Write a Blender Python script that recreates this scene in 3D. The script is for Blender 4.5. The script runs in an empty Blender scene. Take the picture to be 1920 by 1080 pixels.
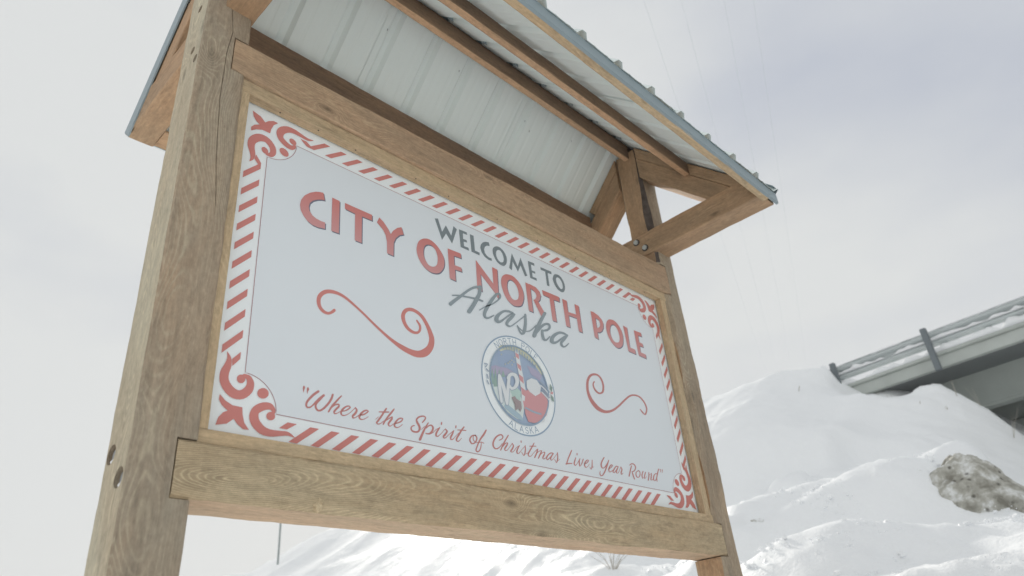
import bpy, bmesh, math, random, json
import numpy as np
from mathutils import Vector, Matrix, noise
from mathutils.geometry import tessellate_polygon
rad = math.radians
HAZE = 0.0022
scene = bpy.context.scene
COL = scene.collection
Z0 = 3.06                       # height of the printed border's top line above the snow

# ------------------------------------------------------------ camera
RC = [[0.703717508, -0.705310016, -0.085553787], [0.293787277, 0.398513364, -0.86883608], [0.646893117, 0.586280547, 0.487651941]]
CAMP = Vector((-0.871224, -1.846292, -1.758103 + Z0))
cam = bpy.data.cameras.new("camera")
camo = bpy.data.objects.new("camera", cam)
COL.objects.link(camo)
cam.sensor_width = 36.0
cam.lens = 1356.185 / 1920 * 36
cam.clip_start = 0.05
cam.clip_end = 3000
r_, d_, f_ = [Vector(v) for v in RC]
u_, b_ = -d_, -f_
camo.matrix_world = Matrix(((r_.x, u_.x, b_.x, CAMP.x), (r_.y, u_.y, b_.y, CAMP.y), (r_.z, u_.z, b_.z, CAMP.z), (0, 0, 0, 1)))
cam.dof.use_dof = True
cam.dof.focus_distance = 2.7
cam.dof.aperture_fstop = 2.8
scene.camera = camo

# ------------------------------------------------------------ world, sun, exposure
SUN_AZ, SUN_EL = rad(36), rad(24)     # azimuth from +Y towards +X
SD = Vector((math.sin(SUN_AZ) * math.cos(SUN_EL), math.cos(SUN_AZ) * math.cos(SUN_EL), math.sin(SUN_EL)))
world = bpy.data.worlds.new("World")
scene.world = world
world.use_nodes = True
nt = world.node_tree
N, LK = nt.nodes, nt.links
N.clear()
def nd(nodes, t, **k):
    n = nodes.new(t)
    for a, b in k.items(): setattr(n, a, b)
    return n
out = nd(N, 'ShaderNodeOutputWorld'); bg = nd(N, 'ShaderNodeBackground'); LK.new(bg.outputs[0], out.inputs[0])
sky = nd(N, 'ShaderNodeTexSky', sky_type='NISHITA'); sky.sun_disc = False
sky.sun_elevation = SUN_EL; sky.sun_rotation = SUN_AZ; sky.altitude = 150; sky.air_density = 1.2; sky.dust_density = 2.0
skys = nd(N, 'ShaderNodeVectorMath', operation='SCALE'); LK.new(sky.outputs[0], skys.inputs[0]); skys.inputs['Scale'].default_value = 0.08
tc = nd(N, 'ShaderNodeTexCoord')
dt = nd(N, 'ShaderNodeVectorMath', operation='DOT_PRODUCT'); LK.new(tc.outputs['Generated'], dt.inputs[0]); dt.inputs[1].default_value = (.66, -.10, .745)
sep = nd(N, 'ShaderNodeSeparateXYZ'); LK.new(tc.outputs['Generated'], sep.inputs[0])
mp = nd(N, 'ShaderNodeMapping'); LK.new(tc.outputs['Generated'], mp.inputs[0]); mp.inputs['Scale'].default_value = (1, 1, 2.2); mp.inputs['Location'].default_value = (3.1, 1.7, 0.4)
nz = nd(N, 'ShaderNodeTexNoise'); LK.new(mp.outputs[0], nz.inputs[0]); nz.inputs['Scale'].default_value = 2.6; nz.inputs['Detail'].default_value = 5; nz.inputs['Roughness'].default_value = .48
m1 = nd(N, 'ShaderNodeMath', operation='MULTIPLY_ADD'); LK.new(nz.outputs[0], m1.inputs[0]); m1.inputs[1].default_value = 1.5; m1.inputs[2].default_value = 0.28
mr = nd(N, 'ShaderNodeMapRange'); mr.interpolation_type = 'SMOOTHSTEP'; LK.new(dt.outputs['Value'], mr.inputs['Value'])      # a thinner, bluer part of the overcast
mr.inputs['From Min'].default_value = .84; mr.inputs['From Max'].default_value = 1.0; mr.inputs['To Min'].default_value = 0; mr.inputs['To Max'].default_value = .78
m3 = nd(N, 'ShaderNodeMath', operation='SUBTRACT'); LK.new(m1.outputs[0], m3.inputs[0]); LK.new(mr.outputs[0], m3.inputs[1]); m3.use_clamp = True
cm = nd(N, 'ShaderNodeMix', data_type='RGBA'); LK.new(m3.outputs[0], cm.inputs['Factor'])
cm.inputs['A'].default_value = (.46, .495, .575, 1); cm.inputs['B'].default_value = (.69, .706, .704, 1)
mm = nd(N, 'ShaderNodeMix', data_type='RGBA'); mm.inputs['Factor'].default_value = 0.02
LK.new(cm.outputs['Result'], mm.inputs['A']); LK.new(skys.outputs[0], mm.inputs['B'])
LK.new(mm.outputs['Result'], bg.inputs['Color']); bg.inputs['Strength'].default_value = 1.0
sl = bpy.data.lights.new("sun", 'SUN'); sl.energy = 3.4; sl.angle = rad(8); sl.color = (1, .945, .86)
so = bpy.data.objects.new("sun", sl); COL.objects.link(so)
so.rotation_euler = (-SD).to_track_quat('-Z', 'Y').to_euler(); so.location = (0, 0, 30)
scene.view_settings.view_transform = 'Standard'; scene.view_settings.look = 'None'
scene.view_settings.exposure = 0.08; scene.view_settings.gamma = 1.0; scene.view_settings.use_curve_mapping = False
scene.render.engine = 'CYCLES'
scene.cycles.max_bounces = 8; scene.cycles.diffuse_bounces = 5

# ------------------------------------------------------------ object helpers
WM = {}
def link(name, me, mat=None, parent=None, M=None, label=None, cat=None, group=None, kind=None):
    o = bpy.data.objects.new(name, me); COL.objects.link(o)
    M = M or Matrix.Identity(4)
    if parent is not None:
        o.parent = parent; o.matrix_parent_inverse = WM[parent.name].inverted()
    o.matrix_basis = M
    WM[o.name] = M.copy()
    if mat is not None and me is not None and not me.materials: me.materials.append(mat)
    tag(o, label, cat, group, kind)
    return o
def tag(o, label=None, cat=None, group=None, kind=None):
    for k, v in (('label', label), ('category', cat), ('group', group), ('kind', kind)):
        if v: o[k] = v
def empty(name, loc, label, cat, group=None):
    o = link(name, None, M=Matrix.Translation(loc), label=label, cat=cat, group=group); o.empty_display_size = .2
    return o
def mesh(name, vs, fs, smooth=None):
    me = bpy.data.meshes.new(name); me.from_pydata([tuple(v) for v in vs], [], fs); me.update()
    if smooth is not None:
        me.polygons.foreach_set('use_smooth', [True] * len(me.polygons))
        if smooth < 170: me.set_sharp_from_angle(angle=rad(smooth))
    return me
def fixn(me):
    bm = bmesh.new(); bm.from_mesh(me); bmesh.ops.recalc_face_normals(bm, faces=bm.faces); bm.to_mesh(me); bm.free()
def box_v(x0, x1, y0, y1, z0, z1):
    return [(x0,y0,z0),(x1,y0,z0),(x1,y1,z0),(x0,y1,z0),(x0,y0,z1),(x1,y0,z1),(x1,y1,z1),(x0,y1,z1)]
BOXF = [(0,3,2,1),(4,5,6,7),(0,1,5,4),(1,2,6,5),(2,3,7,6),(3,0,4,7)]
def box(name, dims, mat, parent=None, bev=0.0, **k):
    me = mesh(name, box_v(*dims), BOXF)
    if bev:
        bm = bmesh.new(); bm.from_mesh(me); bmesh.ops.bevel(bm, geom=bm.edges, offset=bev, segments=2, affect='EDGES', clamp_overlap=True); bm.to_mesh(me); bm.free()
    return link(name, me, mat, parent, **k)
def tube_mesh(name, pts, rads, n=6, caps=True):
    vs, fs = [], []
    pts = [Vector(p) for p in pts]
    for i, p in enumerate(pts):
        t = (pts[min(i + 1, len(pts) - 1)] - pts[max(i - 1, 0)]).normalized()
        a = t.orthogonal().normalized() if i == 0 else (a - t * a.dot(t)).normalized()
        b = t.cross(a)
        r = rads[i] if hasattr(rads, '__len__') else rads
        for k in range(n):
            w = 2 * math.pi * k / n
            vs.append(p + (a * math.cos(w) + b * math.sin(w)) * r)
    for i in range(len(pts) - 1):
        for k in range(n):
            k2 = (k + 1) % n
            fs.append((i*n+k, i*n+k2, (i+1)*n+k2, (i+1)*n+k))
    if caps:
        fs.append(tuple(reversed(range(n)))); fs.append(tuple(range((len(pts)-1)*n, len(pts)*n)))
    return vs, fs
def fr(xa, ya, za, o):          # frame from three axes and an origin
    return Matrix(((xa[0], ya[0], za[0], o[0]), (xa[1], ya[1], za[1], o[1]), (xa[2], ya[2], za[2], o[2]), (0, 0, 0, 1)))

# ------------------------------------------------------------ materials
def mat(name):
    m = bpy.data.materials.new(name); m.use_nodes = True
    n = m.node_tree.nodes; p = n.get('Principled BSDF')
    return m, n, m.node_tree.links, p
def plain(name, col, rough=.6, metal=0.0, spec=.5, var=0.0, vs=8.0, bump=0.0, bs=60.0):
    m, n, l, p = mat(name)
    p.inputs['Base Color'].default_value = (*col, 1); p.inputs['Roughness'].default_value = rough; p.inputs['Metallic'].default_value = metal
    p.inputs['Specular IOR Level'].default_value = spec
    t = nd(n, 'ShaderNodeTexCoord')
    if var:
        z = nd(n, 'ShaderNodeTexNoise'); l.new(t.outputs['Object'], z.inputs[0]); z.inputs['Scale'].default_value = vs; z.inputs['Detail'].default_value = 6
        c = nd(n, 'ShaderNodeMix', data_type='RGBA'); l.new(z.outputs[0], c.inputs['Factor'])
        c.inputs['A'].default_value = (*[v * (1 - var) for v in col], 1); c.inputs['B'].default_value = (*[min(1, v * (1 + var)) for v in col], 1)
        l.new(c.outputs['Result'], p.inputs['Base Color'])
    if bump:
        z = nd(n, 'ShaderNodeTexNoise'); l.new(t.outputs['Object'], z.inputs[0]); z.inputs['Scale'].default_value = bs; z.inputs['Detail'].default_value = 4
        b = nd(n, 'ShaderNodeBump'); l.new(z.outputs[0], b.inputs['Height']); b.inputs['Distance'].default_value = bump; l.new(b.outputs[0], p.inputs['Normal'])
    return m
def wood(name, light, dark, grey, greyfac, ringf=70.0, ringc=.5, seed=0.0, knots=True):
    m, n, l, p = mat(name)
    def MA(op, a, b=None, c=None, clamp=False):
        x = nd(n, 'ShaderNodeMath', operation=op); x.use_clamp = clamp
        for i, v in enumerate((a, b, c)):
            if v is None: continue
            if isinstance(v, (int, float)): x.inputs[i].default_value = v
            else: l.new(v, x.inputs[i])
        return x.outputs[0]
    def MAP(src, sc, loc=(0, 0, 0)):
        x = nd(n, 'ShaderNodeMapping'); l.new(src, x.inputs[0]); x.inputs['Scale'].default_value = sc; x.inputs['Location'].default_value = loc; return x.outputs[0]
    def NO(src, sc, det=4, rough=.55, dist=0.0):
        x = nd(n, 'ShaderNodeTexNoise'); l.new(src, x.inputs[0]); x.inputs['Scale'].default_value = sc; x.inputs['Detail'].default_value = det
        x.inputs['Roughness'].default_value = rough; x.inputs['Distortion'].default_value = dist; return x.outputs[0]
    t = nd(n, 'ShaderNodeTexCoord'); oi = nd(n, 'ShaderNodeObjectInfo')
    rx = MA('MULTIPLY_ADD', oi.outputs['Random'], 13.0, seed)
    cx = nd(n, 'ShaderNodeCombineXYZ'); l.new(rx, cx.inputs[0])
    ad = nd(n, 'ShaderNodeVectorMath', operation='ADD'); l.new(t.outputs['Object'], ad.inputs[0]); l.new(cx.outputs[0], ad.inputs[1])
    P = ad.outputs[0]
    # knots: sparse cells stretched along the grain
    kv = nd(n, 'ShaderNodeTexVoronoi'); l.new(MAP(P, (2.6, 6.5, 6.5)), kv.inputs[0]); kv.inputs['Scale'].default_value = 1.0; kv.inputs['Randomness'].default_value = 1.0
    kd = kv.outputs['Distance']
    kfall = MA('SUBTRACT', 1.0, MA('MULTIPLY', kd, 2.6), clamp=True)         # broad bulge round a knot
    core = MA('SUBTRACT', 1.0, MA('MULTIPLY', kd, 8.5), clamp=True)
    s = nd(n, 'ShaderNodeSeparateXYZ'); l.new(P, s.inputs[0])
    wy = MA('MULTIPLY_ADD', NO(MAP(P, (.9, .5, .5)), 1.0, 2), .34, -.17)
    wz = MA('MULTIPLY_ADD', NO(MAP(P, (.7, .5, .5), (5, 3, 1)), 1.0, 2), .34, -.17)
    warp = MA('MULTIPLY_ADD', NO(MAP(P, (7, 22, 22)), 1.0, 4), .008, -.004)
    yy = MA('ADD', MA('ADD', s.outputs[1], wy), .03); zz = MA('ADD', MA('ADD', s.outputs[2], wz), -.02)
    rr = MA('SQRT', MA('ADD', MA('MULTIPLY', yy, yy), MA('MULTIPLY', zz, zz)))
    rr = MA('ADD', MA('ADD', rr, warp), MA('MULTIPLY', MA('MULTIPLY', kfall, kfall), .045))
    ring0 = MA('MULTIPLY_ADD', MA('SINE', MA('MULTIPLY', rr, ringf * 6.283)), .5, .5)
    ring = MA('POWER', ring0, 3.5)
    fib = NO(MAP(P, (5, 110, 110)), 1.0, 6, .7)
    mott = NO(MAP(P, (48, 80, 80), (1, 2, 3)), 1.0, 5, .75)
    mask = MA('MULTIPLY_ADD', NO(MAP(P, (1.7, 6, 6), (7, 1, 4)), 1.0, 3, .6), 4.0, -1.75, True)
    blot = NO(MAP(P, (1.6, 7, 7)), 1.0, 6, .65, .5)
    c1 = nd(n, 'ShaderNodeMix', data_type='RGBA'); l.new(MA('MULTIPLY_ADD', blot, 2.6, -.8, True), c1.inputs['Factor'])
    c1.inputs['A'].default_value = (*dark, 1); c1.inputs['B'].default_value = (*light, 1)
    c2 = nd(n, 'ShaderNodeMix', data_type='RGBA'); gn = NO(MAP(P, (1.1, 4, 4), (2, 8, 3)), 1.0, 6, .65, .4)
    l.new(MA('MULTIPLY', MA('MULTIPLY_ADD', gn, 3.0, -.95, True), greyfac), c2.inputs['Factor']); l.new(c1.outputs['Result'], c2.inputs['A']); c2.inputs['B'].default_value = (*grey, 1)
    rm = MA('MULTIPLY', ring, MA('MULTIPLY_ADD', mask, .85, .15))
    c3 = nd(n, 'ShaderNodeMix', data_type='RGBA'); l.new(MA('MULTIPLY', rm, ringc, None, True), c3.inputs['Factor']); l.new(c2.outputs['Result'], c3.inputs['A'])
    c3.inputs['B'].default_value = (min(.8, grey[0] * 1.45), min(.8, grey[1] * 1.4), min(.8, grey[2] * 1.3), 1)
    # dark weather marks
    pit = NO(MAP(P, (9, 40, 40), (4, 4, 9)), 1.0, 6, .75)
    pitd = MA('MULTIPLY_ADD', pit, -5.0, 3.55, True)           # 1 almost everywhere, dips in a few streaks
    g2 = MA('MULTIPLY_ADD', fib, .62, .69)
    g3 = MA('MULTIPLY_ADD', mott, .80, .60)
    g = MA('MULTIPLY', MA('MULTIPLY', g2, g3), MA('MULTIPLY_ADD', pitd, .3, .7))
    dk = MA('SUBTRACT', 1.0, MA('MULTIPLY', core, .62 if knots else 0.0))
    g = MA('MULTIPLY', g, dk)
    vm = nd(n, 'ShaderNodeVectorMath', operation='SCALE'); l.new(c3.outputs['Result'], vm.inputs[0]); l.new(g, vm.inputs['Scale'])
    l.new(vm.outputs[0], p.inputs['Base Color'])
    p.inputs['Roughness'].default_value = .72; p.inputs['Specular IOR Level'].default_value = .3
    b = nd(n, 'ShaderNodeBump'); b.inputs['Distance'].default_value = .003; b.inputs['Strength'].default_value = .8
    rough_n = NO(MAP(P, (25, 60, 60)), 1.0, 4, .6)
    l.new(MA('ADD', MA('ADD', MA('MULTIPLY', rm, .3), MA('MULTIPLY', fib, .9)), MA('SUBTRACT', MA('MULTIPLY', rough_n, .9), MA('MULTIPLY', core, .8))), b.inputs['Height'])
    l.new(b.outputs[0], p.inputs['Normal'])
    return m
M_post = wood('weathered_post_wood', (0.454, 0.327, 0.218), (0.260, 0.197, 0.139), (0.348, 0.308, 0.239), .8, 190, .85)
M_post_lit = wood('lit_side_post_wood', (0.556, 0.448, 0.310), (0.371, 0.304, 0.218), (0.491, 0.448, 0.339), .85, 150, .6, 3.0)  # paler copy of the post wood: brighter light from the left painted in
M_beam = wood('weathered_beam_wood', (0.556, 0.399, 0.239), (0.343, 0.251, 0.155), (0.445, 0.381, 0.264), .65, 210, .95, 4.0)
M_top = wood('brown_top_beam_wood', (0.556, 0.363, 0.226), (0.343, 0.233, 0.155), (0.426, 0.331, 0.226), .5, 170, .5, 5.5)
M_under = wood('stained_bounce_lit_underside', (0.649, 0.439, 0.285), (0.426, 0.296, 0.193), (0.519, 0.421, 0.293), .5, 60, .3, 5.0, False)  # stain plus warm bounce light from the snow, both put into the colour
M_warm = wood('stained_truss_wood', (0.538, 0.331, 0.189), (0.278, 0.179, 0.105), (0.389, 0.292, 0.196), .45, 90, .35, 9.0)
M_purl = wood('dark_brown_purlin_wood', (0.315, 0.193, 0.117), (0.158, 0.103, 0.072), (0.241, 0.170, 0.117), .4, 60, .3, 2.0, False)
M_purl_lit = wood('orange_lit_purlin_underside', (0.649, 0.403, 0.239), (0.426, 0.269, 0.159), (0.464, 0.340, 0.226), .4, 60, .2, 2.5, False)  # orange bounce light from below painted into the purlin undersides
M_trim = wood('pale_trim_wood', (0.630, 0.457, 0.268), (0.426, 0.300, 0.180), (0.501, 0.412, 0.285), .6, 120, .4, 6.0, False)
M_bark = plain('dark_bark_patch', (.13, .11, .10), .95, 0, .2, .55, 35, .006, 90)
M_roof = plain('white_steel_sheet', (.80, .865, .85), .45, 0, .4, .02, 3)
M_flash = plain('blue_grey_flashing', (.255, .315, .34), .45, 0.05, .5, .06, 6)
M_bolt = plain('galvanised_bolt', (.42, .44, .45), .4, .8, .5, .1, 40)
M_bolt2 = plain('dull_zinc_bolt', (.48, .50, .49), .6, .2, .5, .1, 60)
M_dark = plain('dark_recess', (.05, .04, .035), .9)
M_snowp = plain('packed_snow', (.86, .87, .88), .6, 0, .3, 0, 1, .002, 120)
M_panel = plain('white_sign_vinyl', (.88, .92, .93), .42, 0, .5, .015, 1.5)
M_field = plain('pale_blue_sign_field', (.775, .82, .855), .4, 0, .5, .02, .9)
M_red = plain('red_print', (.64, .235, .21), .42, 0, .5, .05, 3)
M_quote = plain('dull_red_print', (.55, .225, .21), .42)
M_line = plain('fine_line_print', (.42, .22, .24), .42)
M_wel = plain('slate_print', (.215, .255, .275), .42)
M_scr = plain('grey_script_print', (.29, .345, .375), .42)
M_shad = plain('dark_blue_print', (.16, .18, .24), .42)
def letter_mat():
    m, n, l, p = mat('red_gradient_print')
    a = nd(n, 'ShaderNodeAttribute'); a.attribute_name = 'tone'
    c = nd(n, 'ShaderNodeMix', data_type='RGBA'); l.new(a.outputs['Fac'], c.inputs['Factor'])
    c.inputs['A'].default_value = (.64, .32, .32, 1); c.inputs['B'].default_value = (.63, .215, .195, 1)
    l.new(c.outputs['Result'], p.inputs['Base Color']); p.inputs['Roughness'].default_value = .42
    return m
M_big = letter_mat()
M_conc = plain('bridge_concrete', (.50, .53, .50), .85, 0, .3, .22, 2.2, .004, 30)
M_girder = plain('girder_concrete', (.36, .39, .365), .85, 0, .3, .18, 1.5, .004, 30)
M_soff_shade = plain('shaded_soffit_concrete', (.15, .165, .165), .9, 0, .3, .15, 1.2)  # dark tone paints the shade under the deck
M_galv = plain('galvanised_rail', (.50, .54, .54), .55, .2, .5, .12, 3)
M_gpost = plain('dark_galvanised_post', (.17, .195, .21), .5, .4, .5, .12, 9)
M_stalk = plain('dry_stalk', (.42, .39, .34), .9)
M_wire = plain('wire_grey', (.62, .64, .68), .6)
M_pole = plain('green_grey_pole', (.22, .27, .27), .6)

def snow_mat():
    m, n, l, p = mat('fresh_snow')
    t = nd(n, 'ShaderNodeTexCoord')
    def NO(sc, det, src=t.outputs['Object']):
        x = nd(n, 'ShaderNodeTexNoise'); l.new(src, x.inputs[0]); x.inputs['Scale'].default_value = sc; x.inputs['Detail'].default_value = det; return x.outputs[0]
    p.inputs['Base Color'].default_value = (.925, .94, .955, 1); p.inputs['Roughness'].default_value = .55; p.inputs['Specular IOR Level'].default_value = .25
    b = nd(n, 'ShaderNodeBump'); b.inputs['Distance'].default_value = .05; b.inputs['Strength'].default_value = .55; l.new(NO(3.5, 9), b.inputs['Height'])
    b2 = nd(n, 'ShaderNodeBump'); b2.inputs['Distance'].default_value = .008; b2.inputs['Strength'].default_value = .8; l.new(NO(38, 5), b2.inputs['Height']); l.new(b.outputs[0], b2.inputs['Normal'])
    l.new(b2.outputs[0], p.inputs['Normal'])
    return m
M_snow = snow_mat()
def dirty_mat():
    m, n, l, p = mat('dirty_snow_ice')
    t = nd(n, 'ShaderNodeTexCoord')
    def NO(sc, det, r=.6):
        x = nd(n, 'ShaderNodeTexNoise'); l.new(t.outputs['Object'], x.inputs[0]); x.inputs['Scale'].default_value = sc; x.inputs['Detail'].default_value = det; x.inputs['Roughness'].default_value = r; return x.outputs[0]
    r1 = nd(n, 'ShaderNodeValToRGB'); l.new(NO(5, 8, .68), r1.inputs[0])
    e = r1.color_ramp.elements; e[0].position = .34; e[0].color = (.22, .21, .175, 1); e[1].position = .62; e[1].color = (.80, .81, .80, 1)
    x = e.new(.5); x.color = (.46, .45, .40, 1)
    v = nd(n, 'ShaderNodeTexVoronoi'); l.new(t.outputs['Object'], v.inputs[0]); v.inputs['Scale'].default_value = 9; v.inputs['Randomness'].default_value = 1
    r2 = nd(n, 'ShaderNodeValToRGB'); l.new(v.outputs['Distance'], r2.inputs[0]); e = r2.color_ramp.elements
    e[0].position = .09; e[0].color = (.16, .15, .13, 1); e[1].position = .22; e[1].color = (1, 1, 1, 1)
    mx = nd(n, 'ShaderNodeMix', data_type='RGBA', blend_type='MULTIPLY'); mx.inputs['Factor'].default_value = .8
    l.new(r1.outputs[0], mx.inputs['A']); l.new(r2.outputs[0], mx.inputs['B'])
    ge = nd(n, 'ShaderNodeNewGeometry'); sx_ = nd(n, 'ShaderNodeSeparateXYZ'); l.new(ge.outputs['Normal'], sx_.inputs[0])
    ma = nd(n, 'ShaderNodeMath', operation='MULTIPLY_ADD'); l.new(NO(3.2, 6), ma.inputs[0]); ma.inputs[1].default_value = 3.2; ma.inputs[2].default_value = -2.72
    mb = nd(n, 'ShaderNodeMath', operation='MULTIPLY_ADD'); l.new(sx_.outputs['Z'], mb.inputs[0]); mb.inputs[1].default_value = 1.6; l.new(ma.outputs[0], mb.inputs[2])
    mc = nd(n, 'ShaderNodeMath', operation='MULTIPLY'); mc.use_clamp = True; l.new(mb.outputs[0], mc.inputs[0]); mc.inputs[1].default_value = 3.0
    sn = nd(n, 'ShaderNodeMix', data_type='RGBA'); l.new(mc.outputs[0], sn.inputs['Factor']); l.new(mx.outputs['Result'], sn.inputs['A']); sn.inputs['B'].default_value = (.90, .915, .93, 1)
    l.new(sn.outputs['Result'], p.inputs['Base Color'])
    p.inputs['Roughness'].default_value = .8
    b = nd(n, 'ShaderNodeBump'); b.inputs['Distance'].default_value = .03; l.new(NO(14, 6), b.inputs['Height']); l.new(b.outputs[0], p.inputs['Normal'])
    return m
M_dirty = dirty_mat()

# ------------------------------------------------------------ snow terrain
CTRL = np.array([[14.07, 3.74, 6.807], [14.03, 3.26, 6.736], [14.01, 2.98, 6.538], [14.0, 2.9, 6.04], [13.98, 2.65, 5.752], [13.94, 2.14, 5.547], [13.91, 1.78, 5.472], [13.88, 1.47, 5.471], [13.86, 1.18, 5.627], [13.83, 0.86, 5.27], [13.8, 0.49, 4.814], [13.79, 0.33, 4.551], [13.78, 0.19, 4.273], [13.76, 0.0, 3.944], [15.83, 24.86, 7.658], [16.11, 28.23, 7.427], [16.33, 30.93, 7.255], [15.52, 21.11, 7.394], [15.1, 16.1, 7.184], [14.77, 12.17, 7.095], [14.51, 9.01, 7.024], [14.29, 6.41, 6.94], [14.17, 4.93, 6.876], [11.68, 3.39, 5.479], [11.61, 2.44, 4.874], [11.54, 1.66, 4.445], [12.02, 1.0, 4.421], [11.92, 0.46, 3.911], [11.56, 0.18, 3.469], [10.13, 2.95, 4.234], [10.24, 2.11, 4.025], [10.73, 1.22, 3.936], [9.18, 2.36, 3.608], [8.95, 2.64, 3.484], [9.28, 2.13, 3.488], [9.63, 1.42, 3.592], [9.44, 1.7, 3.512], [9.7, 1.18, 3.438], [9.74, 2.6, 3.485], [10.21, 1.6, 3.467], [7.38, 2.45, 2.755], [7.45, 2.31, 2.874], [7.54, 2.12, 2.979], [7.65, 1.88, 3.061], [7.75, 1.64, 3.129], [7.86, 1.36, 3.125], [7.95, 1.1, 3.067], [8.02, 0.89, 3.054], [8.09, 0.66, 3.114], [8.15, 0.42, 3.183], [8.2, 0.21, 3.255], [8.24, 0.0, 3.289], [8.27, -0.14, 3.152], [8.29, -0.22, 2.959], [8.29, -0.26, 2.725], [8.29, -0.25, 2.535], [8.31, -0.38, 2.35], [8.0, 2.77, 2.284], [8.17, 2.42, 2.525], [8.4, 1.9, 2.686], [8.61, 1.32, 2.62], [8.76, 0.84, 2.67], [8.88, 0.37, 2.822], [8.96, -0.01, 2.712], [8.98, -0.14, 2.252], [9.0, -0.27, 1.849], [6.35, 1.82, 2.476], [6.51, 1.48, 2.476], [6.66, 1.13, 2.548], [6.8, 0.76, 2.534], [6.91, 0.4, 2.518], [6.97, 0.18, 2.354], [7.04, -0.09, 2.279], [7.1, -0.4, 2.316], [5.48, 1.55, 2.068], [5.57, 1.37, 2.155], [5.7, 1.1, 2.251], [5.81, 0.83, 2.321], [5.9, 0.61, 2.344], [5.96, 0.42, 2.297], [6.03, 0.2, 2.228], [6.11, -0.09, 2.143], [6.2, -0.47, 2.139], [6.23, -0.68, 2.139], [5.82, 1.76, 1.89], [6.05, 1.28, 2.082], [6.26, 0.78, 2.182], [6.41, 0.34, 2.063], [6.58, -0.36, 1.975], [4.8, 0.66, 1.922], [4.94, 0.32, 1.909], [4.99, 0.16, 1.85], [5.14, -0.32, 1.806], [4.4, -0.26, 1.752], [4.46, -0.5, 1.749], [4.51, -0.72, 1.745], [4.54, -0.88, 1.74], [6.23, 3.69, 2.461], [6.41, 3.44, 2.475], [6.42, 3.09, 2.372], [6.33, 4.35, 2.522], [6.47, 2.64, 2.33], [1.97, 9.81, 3.249], [2.26, 9.74, 3.303], [1.63, 9.89, 3.223], [2.68, 9.62, 2.998], [4.27, 9.0, 2.943], [0, 0, 0], [2.4, 0, 0.15], [-1, -2, 0], [1, -1, 0], [3.5, -1.5, 0.3], [1, 2, 0.15], [-1, 3, 0.1], [3, 3, 0.5], [-4, 0, 0], [0, 6, 0.5], [3, 7, 1.2], [13.33, 24.86, 6.108], [10.83, 24.86, 4.558], [7.83, 24.86, 2.698], [13.61, 28.23, 5.877], [11.11, 28.23, 4.327], [8.11, 28.23, 2.467], [13.83, 30.93, 5.705], [11.33, 30.93, 4.155], [8.33, 30.93, 2.295], [13.02, 21.11, 5.844], [10.52, 21.11, 4.294], [7.52, 21.11, 2.434], [12.6, 16.1, 5.634], [10.1, 16.1, 4.084], [7.1, 16.1, 2.224], [12.27, 12.17, 5.545], [9.77, 12.17, 3.995], [6.77, 12.17, 2.135], [12.01, 9.01, 5.474], [9.51, 9.01, 3.924], [6.51, 9.01, 2.064], [11.79, 6.41, 5.39], [9.29, 6.41, 3.84], [6.29, 6.41, 1.98], [8.92, 2.94, 3.151], [9.36, 1.92, 3.169], [9.65, 0.99, 3.12], [9.24, 2.35, 3.651], [9.69, 1.41, 3.633]])
def sstep(a, b, x):
    t = np.clip((x - a) / (b - a), 0, 1); return t * t * (3 - 2 * t)
def base_h(x, y):
    ht = np.where(y > 3, 6.85 + .035 * np.clip(y - 3, 0, 22), 6.85)
    ht = ht * np.clip(1 - (2.2 - y) / 9.0, 0, 1) ** 1.2 * (y < 2.2) + ht * (y >= 2.2)
    far = 6.85 * np.clip((-17 - y) / 9.0, 0, 1)
    ht = np.maximum(ht, far)
    cx = 13.7 + .083 * (y - 3)
    near = ht - .62 * np.clip(cx - x, 0, None)
    back = ht - .5 * np.clip(x - (cx + 11.5), 0, None)
    emb = np.minimum(near, back)
    bank = 2.3 * sstep(2.6, 7.0, x - .15 * y) * sstep(-9, -3, y) * (1 - sstep(3.2, 6.0, y))
    return np.maximum(np.maximum(emb, bank), 0.12 * sstep(0, 6, np.hypot(x, y)))
def tpsk(r):
    r = np.maximum(r, 1e-9); return r * r * np.log(r)
cx_, cy_, cz_ = CTRL.T
Kd = np.hypot(cx_[:, None] - cx_[None], cy_[:, None] - cy_[None])
res = cz_ - base_h(cx_, cy_)
n_ = len(CTRL)
Am = np.zeros((n_ + 3, n_ + 3)); Am[:n_, :n_] = tpsk(Kd) + np.eye(n_) * .0008; Am[:n_, n_] = 1; Am[:n_, n_+1] = cx_; Am[:n_, n_+2] = cy_; Am[n_:, :n_] = Am[:n_, n_:].T
wt = np.linalg.solve(Am, np.concatenate([res, [0, 0, 0]]))
def height0(x, y):
    x = np.asarray(x, float); y = np.asarray(y, float); sh = x.shape; x = x.ravel(); y = y.ravel()
    o = np.zeros_like(x); dm = np.full_like(x, 1e9)
    for i in range(n_):
        r = np.hypot(x - cx_[i], y - cy_[i]); o += wt[i] * tpsk(r); dm = np.minimum(dm, r)
    o += wt[n_] + wt[n_+1] * x + wt[n_+2] * y
    o = np.clip(o, -3, 3) * np.exp(-(dm / 2.6) ** 2)
    return (base_h(x, y) + o).reshape(sh)
def fbm(x, y, sc, seed, amp, oct=4):
    o = np.zeros(len(x))
    for i in range(len(x)):
        o[i] = noise.fractal(Vector((x[i] * sc + seed, y[i] * sc, seed)), .9, 2.1, oct)
    return o * amp
def axis(lo, hi, dlo, dhi, d0, grow):
    a = list(np.arange(dlo, dhi, d0)); s = d0; v = a[-1]
    while v < hi: s *= grow; v += s; a.append(v)
    s = d0; v = a[0]
    while v > lo: s *= grow; v -= s; a.insert(0, v)
    return np.clip(np.array(a), lo * 1.03, hi * 1.03) if len(a) < 1 else np.array([v for v in a if lo * 1.02 < v < hi * 1.02])
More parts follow.
